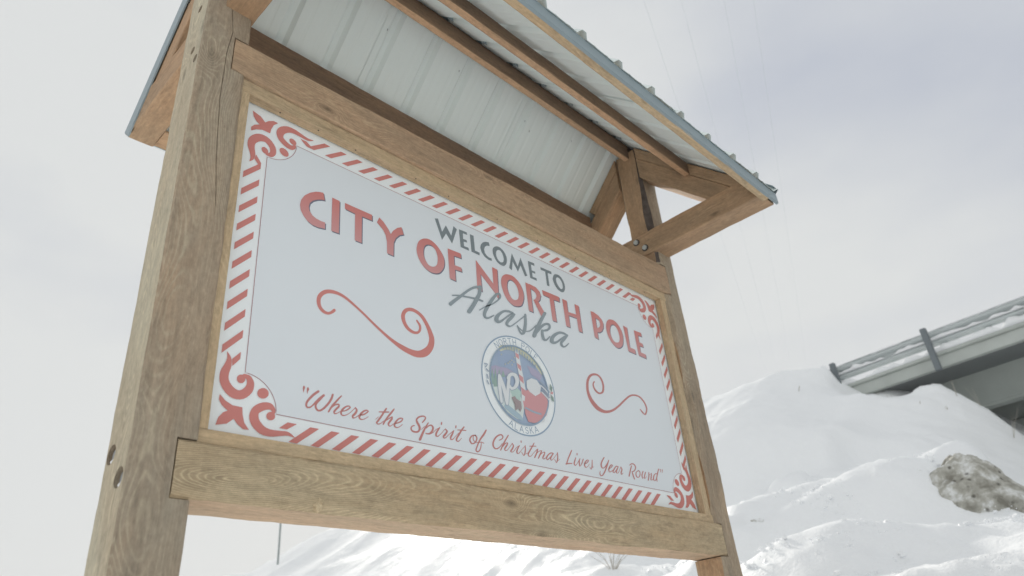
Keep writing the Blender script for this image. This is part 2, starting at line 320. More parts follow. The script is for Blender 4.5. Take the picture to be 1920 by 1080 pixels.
gx = axis(-100, 100, 2.5, 17.5, .09, 1.16); gy = axis(-100, 100, -2.6, 34.0, .095, 1.14)
GX, GY = np.meshgrid(gx, gy); sh = GX.shape
Hh = height0(GX, GY)
fx, fy = GX.ravel(), GY.ravel()
near = (np.abs(fx - 7) < 40) & (np.abs(fy - 8) < 45)
dn = np.zeros(len(fx)); ii = np.where(near)[0]
lump = fbm(fx[ii], fy[ii], 1.1, 3.0, .10, 4)
fine = fbm(fx[ii], fy[ii], 4.5, 9.0, .034, 4)
clod = np.array([abs(noise.noise(Vector((a * 3.4, b * 3.4, 7.0)))) + .5 * abs(noise.noise(Vector((a * 8.5, b * 8.5, 2.0)))) for a, b in zip(fx[ii], fy[ii])]) * .11
rgh = np.clip(fbm(fx[ii], fy[ii], .8, 31.0, 1.6, 2) + .25, 0, 1) * np.exp(-((fy[ii] - 1.2) / 3.2) ** 4) * np.clip((10.5 - fx[ii]) / 1.5, 0, 1)
msk = np.clip(fbm(fx[ii], fy[ii], .55, 20.0, 1.0, 2) + .35, 0, 1)
groove = np.array([noise.fractal(Vector((a * .45 + b * .12, b * 1.15 - a * .25, 4.0)), .8, 2.1, 4) for a, b in zip(fx[ii], fy[ii])]) * np.clip((fy[ii] - 7) / 6, 0, 1) * .016
far_ = np.where(fy[ii] > 8, .3, 1.0)
dn[ii] = (lump * .55 + fine * (.35 + 1.3 * msk)) * far_ + groove + clod * rgh
Hh = Hh + dn.reshape(sh)
vs = np.stack([fx, fy, Hh.ravel()], 1)
ny, nx = sh
idx = np.arange(ny * nx).reshape(sh)
q = np.stack([idx[:-1, :-1], idx[:-1, 1:], idx[1:, 1:], idx[1:, :-1]], -1).reshape(-1, 4)
me = bpy.data.meshes.new('snow_ground')
me.vertices.add(len(vs)); me.vertices.foreach_set('co', vs.ravel())
me.loops.add(q.size); me.loops.foreach_set('vertex_index', q.ravel())
me.polygons.add(len(q)); me.polygons.foreach_set('loop_start', np.arange(0, q.size, 4)); me.polygons.foreach_set('loop_total', np.full(len(q), 4))
me.update(); me.validate(); me.polygons.foreach_set('use_smooth', [True] * len(me.polygons))
link('snow_ground', me, M_snow, kind='structure')
def hz(x, y): return float(height0(np.array([x]), np.array([y]))[0])

hm = bpy.data.materials.new('pale_haze'); hm.use_nodes = True; hn = hm.node_tree.nodes; hn.clear()
ho = hn.new('ShaderNodeOutputMaterial'); hv = hn.new('ShaderNodeVolumePrincipled'); hm.node_tree.links.new(hv.outputs[0], ho.inputs['Volume'])
hv.inputs['Color'].default_value = (.97, .98, 1, 1); hv.inputs['Density'].default_value = HAZE; hv.inputs['Anisotropy'].default_value = .2
hme = mesh('haze', box_v(-108, 108, -108, 108, -4.2, 17), BOXF)
link('haze', hme, hm, kind='stuff')

# ------------------------------------------------------------ overpass and guardrail
D2 = Vector((0.0829, 0.99656, 0)); N2 = Vector((-0.99656, 0.0829, 0)); BP = Vector((14.351, 1.075, 0))
BF = fr(D2, N2, (0, 0, 1), BP)      # x along the road, y towards the sign, z up
ov = empty('overpass', BF @ Vector((-13, -5.5, 0)), 'grey concrete highway overpass reaching out of the snowy embankment at right', 'bridge')
def bbox(name, dims, m, parent, bev=.01): return box(name, dims, m, parent, bev, M=BF)
bbox('deck_slab', (-27, 2.3, -11.2, .0, 6.035, 6.26), M_conc, ov)
bbox('curb', (-27, 2.3, -.24, .055, 6.264, 6.34), M_conc, ov, .015)
bbox('curb', (-27, 2.3, -11.2, -10.9, 6.264, 6.50), M_conc, ov, .015)
bbox('soffit_shade', (-27, 2.29, -11.1, -.12, 6.020, 6.033), M_soff_shade, ov, 0)  # thin dark sheet added below the slab as painted shade
def girder(off):
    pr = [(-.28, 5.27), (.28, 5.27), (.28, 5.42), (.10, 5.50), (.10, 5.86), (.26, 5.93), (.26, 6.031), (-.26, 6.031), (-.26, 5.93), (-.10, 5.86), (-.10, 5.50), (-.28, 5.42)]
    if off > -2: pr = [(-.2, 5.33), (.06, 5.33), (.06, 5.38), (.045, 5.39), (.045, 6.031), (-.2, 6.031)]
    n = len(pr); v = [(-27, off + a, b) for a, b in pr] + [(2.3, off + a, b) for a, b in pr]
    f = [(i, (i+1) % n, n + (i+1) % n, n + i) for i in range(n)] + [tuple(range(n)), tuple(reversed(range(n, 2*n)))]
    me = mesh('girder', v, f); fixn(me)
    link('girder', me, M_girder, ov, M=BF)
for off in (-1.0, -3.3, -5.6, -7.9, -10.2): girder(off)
bbox('pier', (-13.5, -12.6, -10.6, -.6, -.5, 5.25), M_conc, ov, .03)
bbox('abutment', (2.305, 3.1, -11.2, -.1, 3.5, 6.3), M_conc, ov, .02)

gr = empty('guardrail', BF @ Vector((-6, .1, 6)), 'snow-crusted galvanised guardrail bolted along the edge of the overpass', 'guardrail')
prof = [(0.0, 6.46), (.0, 6.475), (.062, 6.50), (.062, 6.545), (.0, 6.59), (-.01, 6.615), (.0, 6.64), (.062, 6.685), (.062, 6.73), (.0, 6.765), (.0, 6.775), (.022, 6.783)]
def extr(pr, x0, x1, th, seg=1):
    v, f = [], []
    n = len(pr); xs = [x0 + (x1 - x0) * i / seg for i in range(seg + 1)]
    for x in xs:
        v += [(x, a, b) for a, b in pr] + [(x, a - th, b) for a, b in pr]
    for i in range(seg):
        o = i * 2 * n; p_ = (i + 1) * 2 * n
        for k in range(n - 1):
            f.append((o+k, o+k+1, p_+k+1, p_+k)); f.append((o+n+k, p_+n+k, p_+n+k+1, o+n+k+1))
        f.append((o, p_, p_+n, o+n)); f.append((o+n-1, o+2*n-1, p_+2*n-1, p_+n-1))
    f.append(tuple(range(n)) + tuple(reversed(range(n, 2*n)))); o = seg * 2 * n
    f.append(tuple(reversed(range(o, o+n))) + tuple(range(o+n, o+2*n)))
    me = mesh('rail', v, f); fixn(me); return me
link('rail', extr(prof, -25, 2.62, .004), M_galv, gr, M=BF)
pm = None
for k in range(-12, 2):
    x = k * 1.905
    o = box('post', (-.055, .055, .078, .17, 5.93, 6.80), M_gpost, gr, .008, M=BF @ Matrix.Translation((x, 0, 0)) @ Matrix.Rotation(rad(-1.0), 4, 'X')) if pm is None else link('post', pm, M_gpost, gr, M=BF @ Matrix.Translation((x, 0, 0)) @ Matrix.Rotation(rad(-1.0), 4, 'X'))
    pm = o.data
def ridge_snow(x0, x1, y, z, w, h, seed, gap=.35, step=.035):
    """lumpy ridge of snow lying along a ledge, with bare gaps"""
    v, f = [], []; m = 8; n = int((x1 - x0) / step)
    for i in range(n + 1):
        x = x0 + i * step
        a = noise.noise(Vector((x * 1.7, seed, 0))) + .5 * noise.noise(Vector((x * 5.5, seed, 3)))
        s = max(.03, min(1.25, .55 + a * 1.3 - gap))
        if i in (0, n): s = .02
        for k in range(m):
            t = math.pi * k / (m - 1)
            v.append((x, y + math.cos(t) * w * s + .012 * noise.noise(Vector((x * 9, k, seed))), z - .012 + math.sin(t) * h * s))
    for i in range(n):
        for k in range(m - 1): f.append((i*m+k, i*m+k+1, (i+1)*m+k+1, (i+1)*m+k))
        f.append((i*m+m-1, i*m, (i+1)*m, (i+1)*m+m-1))
    f.append(tuple(range(m))); f.append(tuple(reversed(range(n*m, n*m+m))))
    me = mesh('snow', v, f, 180); fixn(me); return me
link('snow_crust', ridge_snow(-8, 2.5, .035, 6.59, .065, .105, 4.0, .02), M_snowp, gr, M=BF)
link('snow_crust', ridge_snow(-8, 2.5, .02, 6.34, .08, .16, 11.0, -.02), M_snowp, gr, M=BF)
link('snow_crust', ridge_snow(-8, 2.5, .0, 6.778, .035, .035, 17.0, .0), M_snowp, gr, M=BF)

# ------------------------------------------------------------ welcome sign
ROOT = Vector((1.13, .02, 0.0))
sign = empty('welcome_sign', ROOT, 'roofed timber welcome sign holding a white printed panel, standing in the snow', 'sign')
TZ = Matrix.Translation((0, 0, Z0))
rnd = random.Random(5)
def timber(name, M, L, s0, s1, m, parent, seg=None, ch=.004, wane=(0, 0, 0, 0), seed=0, clamp=None, amp=.0012, face=None, bark=None):
    """sawn timber: local x runs along it; s0/s1 = (y0,y1,z0,z1) at both ends; corners carry uneven chamfers"""
    seg = seg or max(6, int(L / .035)); v, f = [], []; S = 4
    yc, zc = (s0[0] + s0[1]) / 2, (s0[2] + s0[3]) / 2
    for i in range(seg + 1):
        t = i / seg; x = L * t
        y0, y1, z0, z1 = [a + (b - a) * t for a, b in zip(s0, s1)]
        cs = [(y0, z0), (y1, z0), (y1, z1), (y0, z1)]
        cc = []
        for k in range(4):
            w = noise.noise(Vector((x * 3.1, k * 7.3, seed * 3.7))) ; w2 = noise.noise(Vector((x * 14, k * 5.1, seed * 1.9)))
            cc.append(max(.0015, ch * (1 + .8 * w2) + wane[k] * max(0, .45 + 1.3 * w)))
        for k in range(4):
            a, b = Vector(cs[k]), Vector(cs[(k + 1) % 4]); d = (b - a).normalized(); nn = Vector((d.y, -d.x))
            A, B = a + d * cc[k], b - d * cc[(k + 1) % 4]
            for j in range(S):
                u = j / (S - 1); p = A + (B - A) * u
                o = amp * noise.noise(Vector((x * 9, p.x * 22 + k * 9, p.y * 22 + seed))) + amp * .6 * noise.noise(Vector((x * 34, p.x * 60 + k, p.y * 60)))
                p = p + nn * o
                xx = x
                if clamp: xx = clamp(x, p.x, p.y)
                v.append((xx, p.x - yc, p.y - zc))
    n = 4 * S
    for i in range(seg):
        for k in range(n):
            k2 = (k + 1) % n; f.append((i*n+k, (i+1)*n+k, (i+1)*n+k2, i*n+k2))
    f.append(tuple(range(n))); f.append(tuple(reversed(range(seg*n, seg*n+n))))
    me = mesh(name, v, f); fixn(me)
    me.polygons.foreach_set('use_smooth', [True] * len(me.polygons)); me.set_sharp_from_angle(angle=rad(28))
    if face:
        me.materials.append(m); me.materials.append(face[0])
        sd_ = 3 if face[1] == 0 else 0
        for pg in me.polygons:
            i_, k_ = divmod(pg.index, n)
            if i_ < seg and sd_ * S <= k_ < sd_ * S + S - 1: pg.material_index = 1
    if bark:
        me.materials.append(bark[0])
        for pg in me.polygons:
            i_, k_ = divmod(pg.index, n)
            if i_ < seg and k_ == 3 * S + S - 1 and L * i_ / seg > bark[1] + .05 * math.sin(i_ * 1.7): pg.material_index = 2
    return link(name, me, m, parent, M=M @ Matrix.Translation((0, yc, zc)))
def carve(o, cutters):
    """cut recesses into a timber with exact booleans"""
    par, M = o.parent, WM[o.name]
    tmp = []
    o.parent = None; o.matrix_world = M
    for me_ in cutters:
        c = bpy.data.objects.new('cut', me_); COL.objects.link(c); tmp.append(c)
        md = o.modifiers.new('b', 'BOOLEAN'); md.operation = 'DIFFERENCE'; md.solver = 'EXACT'; md.object = c
    bpy.context.view_layer.update()
    dg = bpy.context.evaluated_depsgraph_get()
    nm = bpy.data.meshes.new_from_object(o.evaluated_get(dg)); old = o.data
    o.modifiers.clear(); o.data = nm
    for c in tmp: bpy.data.objects.remove(c)
    o.parent = par; o.matrix_parent_inverse = WM[par.name].inverted(); o.matrix_basis = M
def cyl_mesh(p, ax, r, L, n=20):
    p = Vector(p); ax = Vector(ax).normalized()
    vs_, fs_ = tube_mesh('c', [p - ax * L, p + ax * L], r, n); me = mesh('c', vs_, fs_); fixn(me); return me
def boxm(*d):
    me = mesh('c', box_v(*d), BOXF); fixn(me); return me

UP = lambda x, y: fr((0, 0, 1), (1, 0, 0), (0, 1, 0), (x, y, 0))   # local x up, y -> X, z -> Y
YF, YB = -.055, .100
zt = Z0 + 1.184
pl = timber('post', UP(0, 0), zt + .6, (-.292, -.132, YF, YB), (-.290, -.130, YF, YB), M_post, sign, seg=150, ch=.004, wane=(.002, .010, .002, .004), seed=1, amp=.0016, face=(M_post_lit, 0, -1))
pl.matrix_basis = WM[pl.name] = Matrix.Translation((0, 0, -.6)) @ WM[pl.name]
pr_ = timber('post', UP(0, 0), zt + .6, (2.386, 2.545, YF, YB), (2.386, 2.542, YF, YB), M_post, sign, seg=150, ch=.005, wane=(.035, .012, .006, .008), seed=7, amp=.0022, face=(M_warm, 0, -1), bark=(M_bark, Z0 + .6 + .30))
pr_.matrix_basis = WM[pr_.name] = Matrix.Translation((0, 0, -.6)) @ WM[pr_.name]
BH = [(-.292, .065, -1.160, .026), (-.292, -.018, -1.236, .026), (-.292, .010, .409, .015), (-.292, .0085, .203, .015), (-.292, -.026, .139, .015)]
g = .0035
cut = [boxm(-.180 - g, .0, -.09, .115, Z0 - 1.278 - g, Z0 - 1.133 + g), boxm(-.180 - g, .0, -.09, .115, Z0 + .145 - g, Z0 + .2885 + g)]
for x, y, z, r in BH: cut.append(cyl_mesh((x, y, Z0 + z), (1, 0, 0), r, .022))
crk = [(-.2055, 1.1), (-.2056, .408), (-.1931, .310), (-.2037, .199), (-.2037, .005), (-.1947, -.148), (-.1854, -.271), (-.1741, -.368), (-.168, -.45)]
v, f = [], []
for i, (x, z) in enumerate(crk):
    w = .0034 if 0 < i < len(crk) - 1 else .0012
    v += [(x - w/2, -.08, Z0 + z), (x + w/2, -.08, Z0 + z), (x + w * .2, -.035, Z0 + z), (x - w * .2, -.035, Z0 + z)]
for i in range(len(crk) - 1):
    for k in range(4): f.append((4*i+k, 4*i+(k+1) % 4, 4*i+4+(k+1) % 4, 4*i+4+k))
f += [(0, 3, 2, 1), (4*len(crk)-4, 4*len(crk)-3, 4*len(crk)-2, 4*len(crk)-1)]
me = mesh('c', v, f); fixn(me); cut.append(me)
carve(pl, cut)
carve(pr_, [boxm(2.3, 2.436 + g, -.09, .115, Z0 - 1.278 - g, Z0 - 1.133 + g), boxm(2.3, 2.443 + g, -.09, .115, Z0 + .135 - g, Z0 + .327 + g)])
timber('bottom_beam', Matrix.Translation((-.180, 0, Z0)), 2.616, (-.056, .106, -1.278, -1.133), (-.056, .106, -1.276, -1.130), M_beam, sign, seg=110, ch=.004, wane=(.016, .004, .004, .006), seed=3, amp=.0022, face=(M_under, 1, -1))
timber('top_beam', Matrix.Translation((-.180, 0, Z0)), 2.623, (-.056, .098, .1455, .288), (-.056, .098, .1365, .326), M_top, sign, seg=110, ch=.004, wane=(.005, .004, .004, .004), seed=4, amp=.0018, face=(M_under, 1, -1))
# snow dust on the bottom beam, bolt ends and a splintered knot
for x, y, z, r in BH:
    link('bolt', cyl_mesh((x + .016, y, Z0 + z), (1, 0, 0), r * .52, .007, 12), M_bolt, sign)
    vs_, fs_ = tube_mesh('s', [(x + .019, y + r * .1, Z0 + z - r * .65), (x + .010, y + r * .2, Z0 + z - r * .35)], [r * .62, r * .4], 10)
    link('packed_snow', mesh('packed_snow', vs_, fs_, 180), M_snowp, sign)
bm = bmesh.new(); bmesh.ops.create_icosphere(bm, subdivisions=3, radius=1)
for vv in bm.verts:
    p = vv.co.copy(); k_ = 1 + .55 * noise.noise(p * 1.6 + Vector((3, 1, 0))) + .35 * noise.noise(Vector((p.x * 6, p.y * 3, p.z * 2)))
    vv.co = Vector((p.x * .017 * k_, p.y * .008 * k_, p.z * .013 * k_ + (.010 if p.x > .5 else 0)))
me = bpy.data.meshes.new('splinter'); bm.to_mesh(me); bm.free()
link('splinter', me, plain('raw_splintered_wood', (.62, .50, .33), .85, 0, .2, .3, 120, .004, 160), sign, M=Matrix.Translation((.222, -.055, Z0 - 1.262)) @ Matrix.Rotation(rad(-18), 4, 'Y'))

# trim boards round the panel (inner opening x -.101..2.337, z -1.092..+.088)
yf = -.042
timber('trim_board', Matrix.Translation((-.137, 0, Z0)), 2.53, (yf, -.004, .090, .143), (yf, -.004, .087, .134), M_trim, sign, ch=.0015, seed=11, amp=.0006)
timber('trim_board', Matrix.Translation((-.137, 0, Z0)), 2.53, (yf, -.004, -1.131, -1.092), (yf, -.004, -1.128, -1.089), M_trim, sign, ch=.0015, seed=12, amp=.0006)
timber('trim_board', fr((0, 0, 1), (1, 0, 0), (0, 1, 0), (0, 0, Z0 - 1.0915)), 1.181, (-.1305, -.103, yf + .001, -.004), (-.1305, -.101, yf + .001, -.004), M_trim, sign, ch=.0015, seed=13, amp=.0006)
timber('trim_board', fr((0, 0, 1), (1, 0, 0), (0, 1, 0), (0, 0, Z0 - 1.0895)), 1.1755, (2.337, 2.3845, yf + .001, -.004), (2.337, 2.3845, yf + .001, -.004), M_trim, sign, ch=.0015, seed=14, amp=.0006)
nm_ = None
for i, x in enumerate([.02, .17, .335, .62, .80, 1.08, 1.35, 1.62, 1.9, 2.2]):
    if nm_ is None: nm_ = cyl_mesh((0, 0, 0), (0, 0, 1), .0028, .0006, 8)
    link('nail', nm_, M_dark, sign, M=Matrix.Translation((x, -.024 - .006 * (i % 2), Z0 + .0892 - .0012 * x)))

# roof geometry helpers: s down the slope, h above the sheet's underside
TH = math.atan(1.02); CS, SN = math.cos(TH), math.sin(TH)
RY, RZ = .02, Z0 + 1.2655
def rp(x, s, h, side): return Vector((x, RY + side * (s * CS + h * SN), RZ - s * SN + h * CS))
def roofz(y): return RZ - 1.02 * abs(y - RY)
def slope_frame(side, x=0):   # local x down the slope, z out of the roof
    xa = Vector((0, side * CS, -SN)); za = Vector((0, side * SN, CS)); ya = za.cross(xa)
    return fr(xa, ya, za, (x, RY, RZ)), (1 if ya.x > 0 else -1)
for (xi, xo) in ((-.230, -.121), (2.368, 2.512)):
    lo, hi = min(xi, xo), max(xi, xo)
    # bottom chord, front to back through the post
    def clampc(x, y, z):
        yw = .83 - x
        lim = (RZ - .003 - (z + Z0)) / 1.02
        return .83 - max(RY - lim, min(RY + lim, yw))
    left = lo < 0
    timber('bottom_chord', fr((0, -1, 0), (1, 0, 0), (0, 0, 1), (0, .83, Z0)), 1.566, (lo, hi, .422, .560), (lo, hi, .410, .556), M_warm, sign, seg=64, ch=.003, wane=(.004, .004, .002, .002), seed=20 + left, clamp=clampc, amp=.002)
    for side in (-1, 1):
        F, sg = slope_frame(side)
        s0 = (.079 if side < 0 else .083) / CS + .003
        a, b = sorted((sg * (lo + .005), sg * (hi - .004)))
        def cl(x, y, z, side=side):      # plumb cut against the post, level cut on the chord
            yy = side * (x * CS + z * SN); lim = .0765 if side < 0 else .0815
            if side * yy < lim: x = (lim - z * SN) / CS
            return x
        timber('rafter', F, 1.02, (a, b, -.168, -.064), (a, b, -.168, -.064), M_warm, sign, seg=40, ch=.003, seed=30 + side, clamp=cl, amp=.0015)
        timber('rafter_block', F @ Matrix.Translation((.56, 0, 0)), .50, (a, b, -.062, -.004), (a, b, -.062, -.004), M_warm, sign, seg=20, ch=.002, seed=34 + side, amp=.001)
        timber('rafter_block', F, .485, (a, b, -.062, -.004), (a, b, -.062, -.004), M_warm, sign, seg=20, ch=.002, seed=44 + side, clamp=cl, amp=.001)
# ridge beam and purlins run between the trusses
timber('ridge_light_stop', Matrix.Translation((-.230, 0, Z0)), 2.735, (.010, .030, 1.238, 1.262), (.010, .030, 1.238, 1.262), M_purl, sign, ch=.002, seed=57)  # unseen strip added to stop light leaking in under the ridge cap
timber('ridge_beam', Matrix.Translation((-.128, 0, Z0)), 2.512, (-.004, .035, 1.131, 1.236), (-.004, .035, 1.131, 1.236), M_purl, sign, ch=.003, seed=50, face=(M_purl_lit, 1, -1))
def purlin(y0, y1, z0, side, x0=-.118, x1=2.372, seed=0, m=None):
    def cl2(x, y, z): return x
    zt0 = roofz(y0) - Z0 - .003; zt1 = roofz(y1) - Z0 - .003
    o = timber('purlin', Matrix.Translation((x0, 0, Z0)), x1 - x0, (y0, y1, z0, min(zt0, zt1)), (y0, y1, z0, min(zt0, zt1)), m or M_purl, sign, ch=.003, seed=seed, face=None if m else (M_purl_lit, 1, -1))
    return o
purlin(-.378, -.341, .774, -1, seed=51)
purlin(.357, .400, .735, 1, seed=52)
purlin(-.754, -.713, .406, -1, -.10, 2.425, seed=53, m=M_trim)
purlin(.715, .827, .427, 1, -.12, 2.44, seed=54, m=M_warm)
# corrugated sheets
def sheet(x0, x1, ph, side, s1):
    ribs = []
    k0 = int((x0 - ph) / .2337) - 2
    for k in range(k0, k0 + 16):
        c = ph + k * .2337
        ribs += [(c - .030, 0), (c - .012, .021), (c + .012, .021), (c + .030, 0)]
        for q_ in (.078, .156): ribs += [(c + q_ - .012, 0), (c + q_ - .006, .0016), (c + q_ + .006, .0016), (c + q_ + .012, 0)]
    P_ = [p for p in ribs if x0 + .002 < p[0] < x1 - .002]
    def hat(x):
        a = max([p for p in ribs if p[0] <= x]); b = min([p for p in ribs if p[0] > x]); return a[1] + (b[1] - a[1]) * (x - a[0]) / (b[0] - a[0])
    P_ = [(x0, hat(x0))] + P_ + [(x1, hat(x1))]
    ss = [0.0, .25, .5, .75, 1.0]; v, f = [], []; n = len(P_)
    for u in ss:
        for lay in (0, .0012):
            for x, h in P_:
                tl = .0045 * (x - x0) / (x1 - x0)
                wv = .0012 * math.sin(x * 9 + u * 7)
                v.append(rp(x, .004 + u * (s1 - .004), h + lay + tl + wv, side))
    for i in range(len(ss) - 1):
        o = i * 2 * n; p2 = o + 2 * n
        for k in range(n - 1):
            f.append((o+k, o+k+1, p2+k+1, p2+k)); f.append((o+n+k, p2+n+k, p2+n+k+1, o+n+k+1))
        f.append((o, p2, p2+n, o+n)); f.append((o+n-1, o+2*n-1, p2+2*n-1, p2+n-1))
    for o in (0, (len(ss)-1)*2*n):
        for k in range(n - 1): f.append((o+k, o+n+k, o+n+k+1, o+k+1))
    me = mesh('roof_sheet', v, f); fixn(me)
    link('roof_sheet', me, M_roof, sign)
for side, seam, ph, s1 in ((1, .594, .654, .818 / CS), (-1, .577, .637, .787 / CS)):
    e = [-.2345, seam, seam + .938, 2.510]
    for a, b in zip(e[:-1], e[1:]): sheet(a, b + (.02 if b < 2.5 else 0), ph, side, s1)
# flashings
def strip(name, quads, m, th=.0015):
    v, f = [], []
    for qd in quads:
        a, b, c, d = [Vector(p) for p in qd]; nn = (b - a).cross(d - a).normalized() * th; o = len(v)
        v += [a, b, c, d, a + nn, b + nn, c + nn, d + nn]
        f += [(o, o+3, o+2, o+1), (o+4, o+5, o+6, o+7), (o, o+1, o+5, o+4), (o+1, o+2, o+6, o+5), (o+2, o+3, o+7, o+6), (o+3, o, o+4, o+7)]
    me = mesh(name, v, f); fixn(me); return link(name, me, m, sign)
for side, ye, zb in ((-1, -.760, .408), (1, .8345, .4335)):
    zt_ = roofz(ye) - .001; zb = zb + Z0
    strip('eave_flashing', [[(-.236, ye, zb), (2.513, ye, zb), (2.513, ye, zt_ + .001), (-.236, ye, zt_ + .001)],
                            [(-.236, ye, zb), (2.513, ye, zb), (2.513, ye - side * .012, zb - .003), (-.236, ye - side * .012, zb - .003)]], M_flash)
for xo, sg in ((-.236, -1), (2.515, 1)):
    for side, s1 in ((-1, .781 / CS), (1, .8145 / CS)):
        strip('rake_flashing', [[rp(xo, 0, -.058, side), rp(xo, s1, -.058, side), rp(xo, s1, .024, side), rp(xo, 0, .024, side)],
                                [rp(xo, 0, .0245, side), rp(xo, s1, .0245, side), rp(xo - sg * .06, s1, .026, side), rp(xo - sg * .06, 0, .026, side)],
                                [rp(xo, 0, -.058, side), rp(xo, s1, -.058, side), rp(xo - sg * .006, s1, -.059, side), rp(xo - sg * .006, 0, -.059, side)]], M_flash)
strip('ridge_cap', [[rp(-.238, .055, .0315, 1), rp(2.518, .055, .0315, 1), rp(2.518, .057, .006, 1), rp(-.238, .057, .006, 1)], [rp(-.238, .055, .0315, -1), rp(2.518, .055, .0315, -1), rp(2.518, .057, .006, -1), rp(-.238, .057, .006, -1)],
    [rp(-.238, -.0347, .034, 1), rp(2.518, -.0347, .034, 1), rp(2.518, .055, .0315, 1), rp(-.238, .055, .0315, 1)],
                    [rp(-.238, -.0347, .034, -1), rp(2.518, -.0347, .034, -1), rp(2.518, .055, .0315, -1), rp(-.238, .055, .0315, -1)]], M_flash)
# sheet screws seen from below
sm = None
for (x, y, z) in [(.62, .155, 0), (1.075, .14, 0), (1.60, .165, 0), (1.66, .19, 0), (1.98, .13, 0)]:
    zz = roofz(y) - .003
    vs_, fs_ = tube_mesh('screw', [(0, 0, 0), (0, .004, -.010)], [.0025, .0015], 6)
    link('screw', mesh('screw', vs_, fs_), M_bolt, sign, M=Matrix.Translation((x, y, zz)))
# through bolts on the right bottom chord
for y, z in ((.055, .519), (.004, .458)):
    X = 2.368
    link('washer', cyl_mesh((X - .001, y, Z0 + z), (1, 0, 0), .0215, .0015, 24), M_dark, sign)
    link('bolt', cyl_mesh((X - .006, y, Z0 + z), (1, 0, 0), .0155, .006, 6), M_bolt2, sign)

